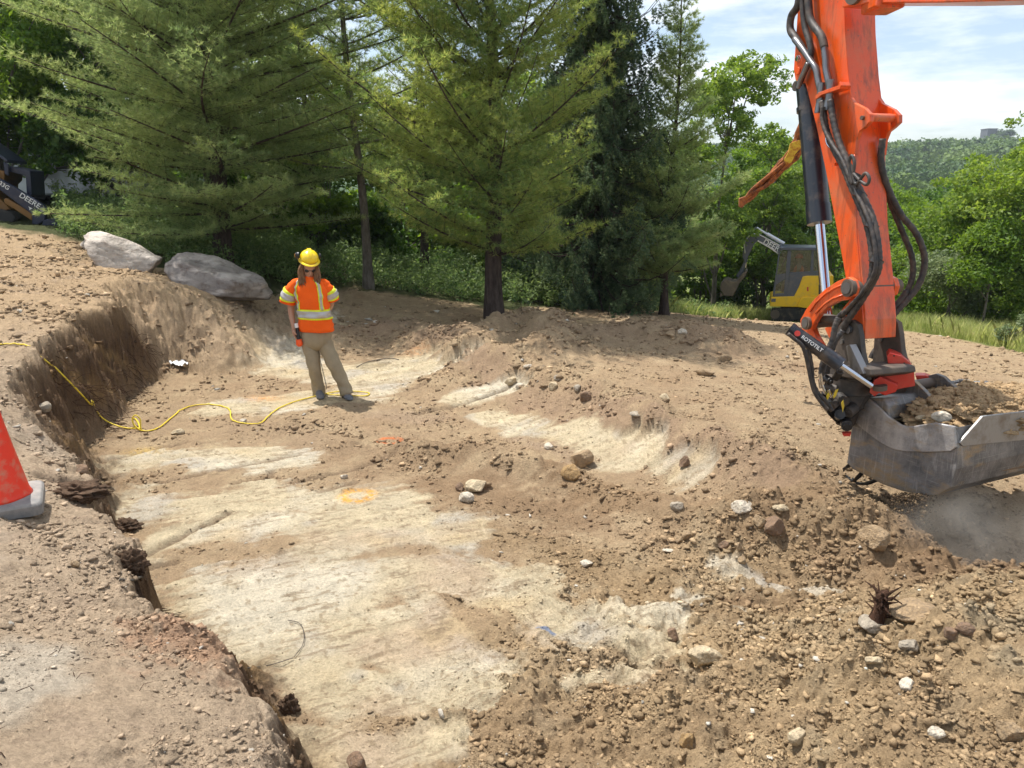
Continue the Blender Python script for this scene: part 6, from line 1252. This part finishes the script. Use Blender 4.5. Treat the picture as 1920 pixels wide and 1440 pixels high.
# roots and twigs: hanging from the cut faces and strewn over the bank
def roots():
    rs = rnd(21); m = MB()
    for (a, b, z0, n_, L, y1) in (((60,655),(135,632),1.0,60,.35,0), ((135,632),(240,562),1.05,150,.30,0), ((270,1010),(255,1050),.5,22,.12,1), ((245,1060),(295,1112),.5,40,.16,1), ((545,1330),(530,1350),.42,16,.07,1), ((190,925),(206,960),.5,14,.1,1)):
        A = PZ(*a, z0); B = PZ(*b, z0)
        for k in range(n_):
            t = rs.rand(); p = A.lerp(B, t)+Vector((.05+.22*rs.rand()*(1 if not y1 else .3), 0, 0)); z = gz(p.x, p.y); top = PZ(*a, z0).z
            zz_ = z+rs.uniform(0, max(.03, z0-z)); p = Vector((p.x, p.y, z+.01)); d = Vector((rs.uniform(.1, .9), rs.normal()*.5, rs.uniform(-.9, .3))).normalized(); l = L*rs.uniform(.2, 1)
            pts = [p, p+d*l*.4+Vector((0, 0, .01)), p+d*l*.75+Vector((rs.normal()*.02, 0, -.1*l)), p+d*l+Vector((rs.normal()*.03, rs.normal()*.03, -.25*l))]; m.tube(pts, [.0035, .003, .002, .001], 4, cap=False)
    for k in range(70):
        u = rs.uniform(-40, 520) if k % 3 else rs.uniform(1200, 1900); v = rs.uniform(960, 1440); 
        if k % 3 == 0: v = rs.uniform(1150, 1440)
        if k % 3 and u > 250 and v < 900+u*1.0: continue
        p = ground(u, v); a = rs.rand()*3.14; d = Vector((math.cos(a), math.sin(a)*.8, rs.uniform(-.05, .25))); l = rs.uniform(.015, .06); q = p+d*l
        m.tube([p+Vector((0, 0, .004)), p.lerp(q, .5)+Vector((rs.normal()*.008, rs.normal()*.008, .01)), q+Vector((0, 0, .006))], [.0014, .0016, .0007], 4, cap=False)
    o = m.build('roots_and_twigs', M['rootm']); tag(o, 'fine roots and twigs sticking out of the cut bank and lying on the soil', 'roots', kind='stuff')
roots()
for px, r_, lb in (([(552,1235),(568,1212),(570,1190),(562,1172),(540,1166)], .0022, 'long thin curved twig arching over the pale floor'), ([(465,1256),(485,1254),(515,1248),(550,1237)], .0024, 'twig lying at the foot of the near bank'),
        ([(668,690),(690,680),(730,673),(748,676)], .006, 'bent brown stick on the floor right of the worker'), ([(225,1090),(250,1092),(268,1085),(285,1092)], .007, 'thick pale root end poking out of the torn rim')):
    pts = [ground(u, v)+Vector((0, 0, .012)) for u, v in px]; m = MB(); m.tube(smooth_path(pts, 5), r_, 6); tag(m.build('twig', M['bark2'] if r_ < .008 else M['rootm']), lb, 'twig')
# white flat stone strip
g = ground(1255, 1034); o = lump('stone', g+Vector((0, 0, .008)), (.075, .03, .012), 811, rmats['white'], None, 3, .15, 2, 5, Euler((0, .05, -.3))); tag(o, 'thin white stone sliver lying on the brown floor', 'stone', 'loose stones on the dug ground')
# dark torn clumps of topsoil and roots along the rim
for i, (u, v, w_, h_, lb) in enumerate(((150,918,96,34,'dark clump of torn topsoil and roots on the rim beside the cone'), (232,985,52,30,'small dark root clump on the rim, second below the cone'), (243,1050,56,62,'biggest dark root clump hanging in the torn notch of the near bank'), (540,1322,40,54,'dark clump of roots at the bottom of the near bank edge'), (640,888+0,1,1,''))):
    if not lb: continue
    g = ground(u, v+h_*.3); s_ = g.y/FPX; o = lump('root_clump', g+Vector((0, .02, h_*s_*.15)), (w_*s_*.5, w_*s_*.32, h_*s_*.5), 850+i, M['clod'], lambda v_: soilcol(v_, (.12, .078, .052)), 5, .75, 2.6)
    tag(o, lb, 'root clump')
# clods and gravel
def clods():
    rs = rnd(60); n = 420000; az = np.radians(rs.uniform(-44, 44, n)); r = np.exp(rs.uniform(math.log(1.9), math.log(19), n)); x = r*np.sin(az); y = r*np.cos(az)
    sd, sdn, w = zones(x, y); mm = sstep(-1, 1, sdn/w); rm, heap = rough_map(x, y, mm); dens = np.clip(rm*.62+.30*heap+.12, 0, 1)*np.maximum(np.clip(.45+1.8*fbm(x*1.7, y*1.7, 3, 61), .04, 1), .2*heap)
    k = rs.rand(n) < dens*.75; k &= r < lim(x, y)-.2; x, y, r, rm, heap = x[k], y[k], r[k], rm[k], heap[k]; n = len(x); z = height(x, y)
    s = np.minimum(.0017*(r/2.2)**.8*np.exp(rs.exponential(.54, n))*(.8+.3*heap), .006+.0021*r)*np.clip(rm*1.1+.3, .5, 1.3)
    bm = bmesh.new(); bmesh.ops.create_icosphere(bm, subdivisions=1, radius=1); v0 = np.array([p.co[:] for p in bm.verts]); f0 = np.array([[q.index for q in fc.verts] for fc in bm.faces]); bm.free()
    nv = len(v0); V = v0[None]*(1+rs.normal(size=(n, nv, 1))*.4); sc = s[:, None]*rs.uniform(.45, 1.35, (n, 3))*np.array([1.15, 1.15, .75]); V = V*sc[:, None, :]
    a = rs.rand(n)*6.28; ca, sa = np.cos(a)[:, None], np.sin(a)[:, None]; X = V[..., 0]*ca-V[..., 1]*sa; Y = V[..., 0]*sa+V[..., 1]*ca; V = np.stack([X, Y, V[..., 2]], -1)+np.stack([x, y, z+s*.28], 1)[:, None, :]
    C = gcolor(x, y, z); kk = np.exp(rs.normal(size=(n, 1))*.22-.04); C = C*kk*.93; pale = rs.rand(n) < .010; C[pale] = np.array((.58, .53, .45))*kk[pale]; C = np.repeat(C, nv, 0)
    F = (f0[None]+(np.arange(n)*nv)[:, None, None]).reshape(-1, 3); o = mesh_np('soil_clods', V.reshape(-1, 3), F, M['clod'], colors=np.clip(C, .01, .9), smooth=False); tag(o, 'crumbs of soil and gravel strewn over the dug ground', 'gravel', kind='stuff'); print('clods', n)
clods()
# soil falling from the bucket
def fall():
    rs = rnd(70); m = MB(); n = 3000; o_ = []
    bm = bmesh.new(); bmesh.ops.create_icosphere(bm, subdivisions=1, radius=1); v0 = np.array([p.co[:] for p in bm.verts]); f0 = np.array([[q.index for q in fc.verts] for fc in bm.faces]); bm.free()
    u = rs.normal(size=n)*17+1685+rs.uniform(0, 40, n); v = 925+rs.exponential(28, n); y = 5.35+rs.normal(size=n)*.15; keep = v < 1000; P_ = np.array([tuple(P(a, b, c)) for a, b, c in zip(u[keep], v[keep], y[keep])]); n = len(P_)
    s = .0034*np.exp(rs.normal(size=n)*.55); V = v0[None]*s[:, None, None]*(1+rs.normal(size=(n, len(v0), 1))*.2)+P_[:, None, :]; F = (f0[None]+(np.arange(n)*len(v0))[:, None, None]).reshape(-1, 3)
    C = np.repeat(np.where(rs.rand(n, 1) < .8, [[.10, .07, .045]], [[.4, .28, .16]]), len(v0), 0); o = mesh_np('falling_soil', V.reshape(-1, 3), F, M['clod'], colors=C); tag(o, 'crumbs of soil falling from under the bucket', 'soil', kind='stuff')
fall()
# dust drifting behind the bucket
def dust():
    c = P(1830, 1005, 4.9); m = MB(); m.box(c, (1.3, 1.1, .74)); mt, t, N, L, o = nt('dust'); tc = N.new('ShaderNodeTexCoord'); n = N.new('ShaderNodeTexNoise'); n.inputs['Scale'].default_value = 2.4; n.inputs['Detail'].default_value = 5; L.new(tc.outputs['Object'], n.inputs['Vector'])
    g = N.new('ShaderNodeTexGradient'); g.gradient_type = 'SPHERICAL'; mp_ = N.new('ShaderNodeMapping'); mp_.inputs['Location'].default_value = tuple(-c[i]/s for i, s in enumerate((.65, .55, .37))); mp_.inputs['Scale'].default_value = (1/.65, 1/.55, 1/.37); L.new(tc.outputs['Object'], mp_.inputs[0]); L.new(mp_.outputs[0], g.inputs[0])
    r = N.new('ShaderNodeMapRange'); r.inputs[1].default_value = .42; r.inputs[2].default_value = .62; r.inputs[4].default_value = 2.4; L.new(n.outputs[0], r.inputs[0])
    mu = N.new('ShaderNodeMath'); mu.operation = 'MULTIPLY'; L.new(r.outputs[0], mu.inputs[0]); L.new(g.outputs['Fac'], mu.inputs[1])
    v = N.new('ShaderNodeVolumePrincipled'); v.inputs['Color'].default_value = (.85, .76, .66, 1); L.new(mu.outputs[0], v.inputs['Density']); L.new(v.outputs[0], o.inputs['Volume'])
    b = m.build('dust_cloud', mt); tag(b, 'pale dust drifting under and behind the bucket', 'dust', kind='stuff')
dust()
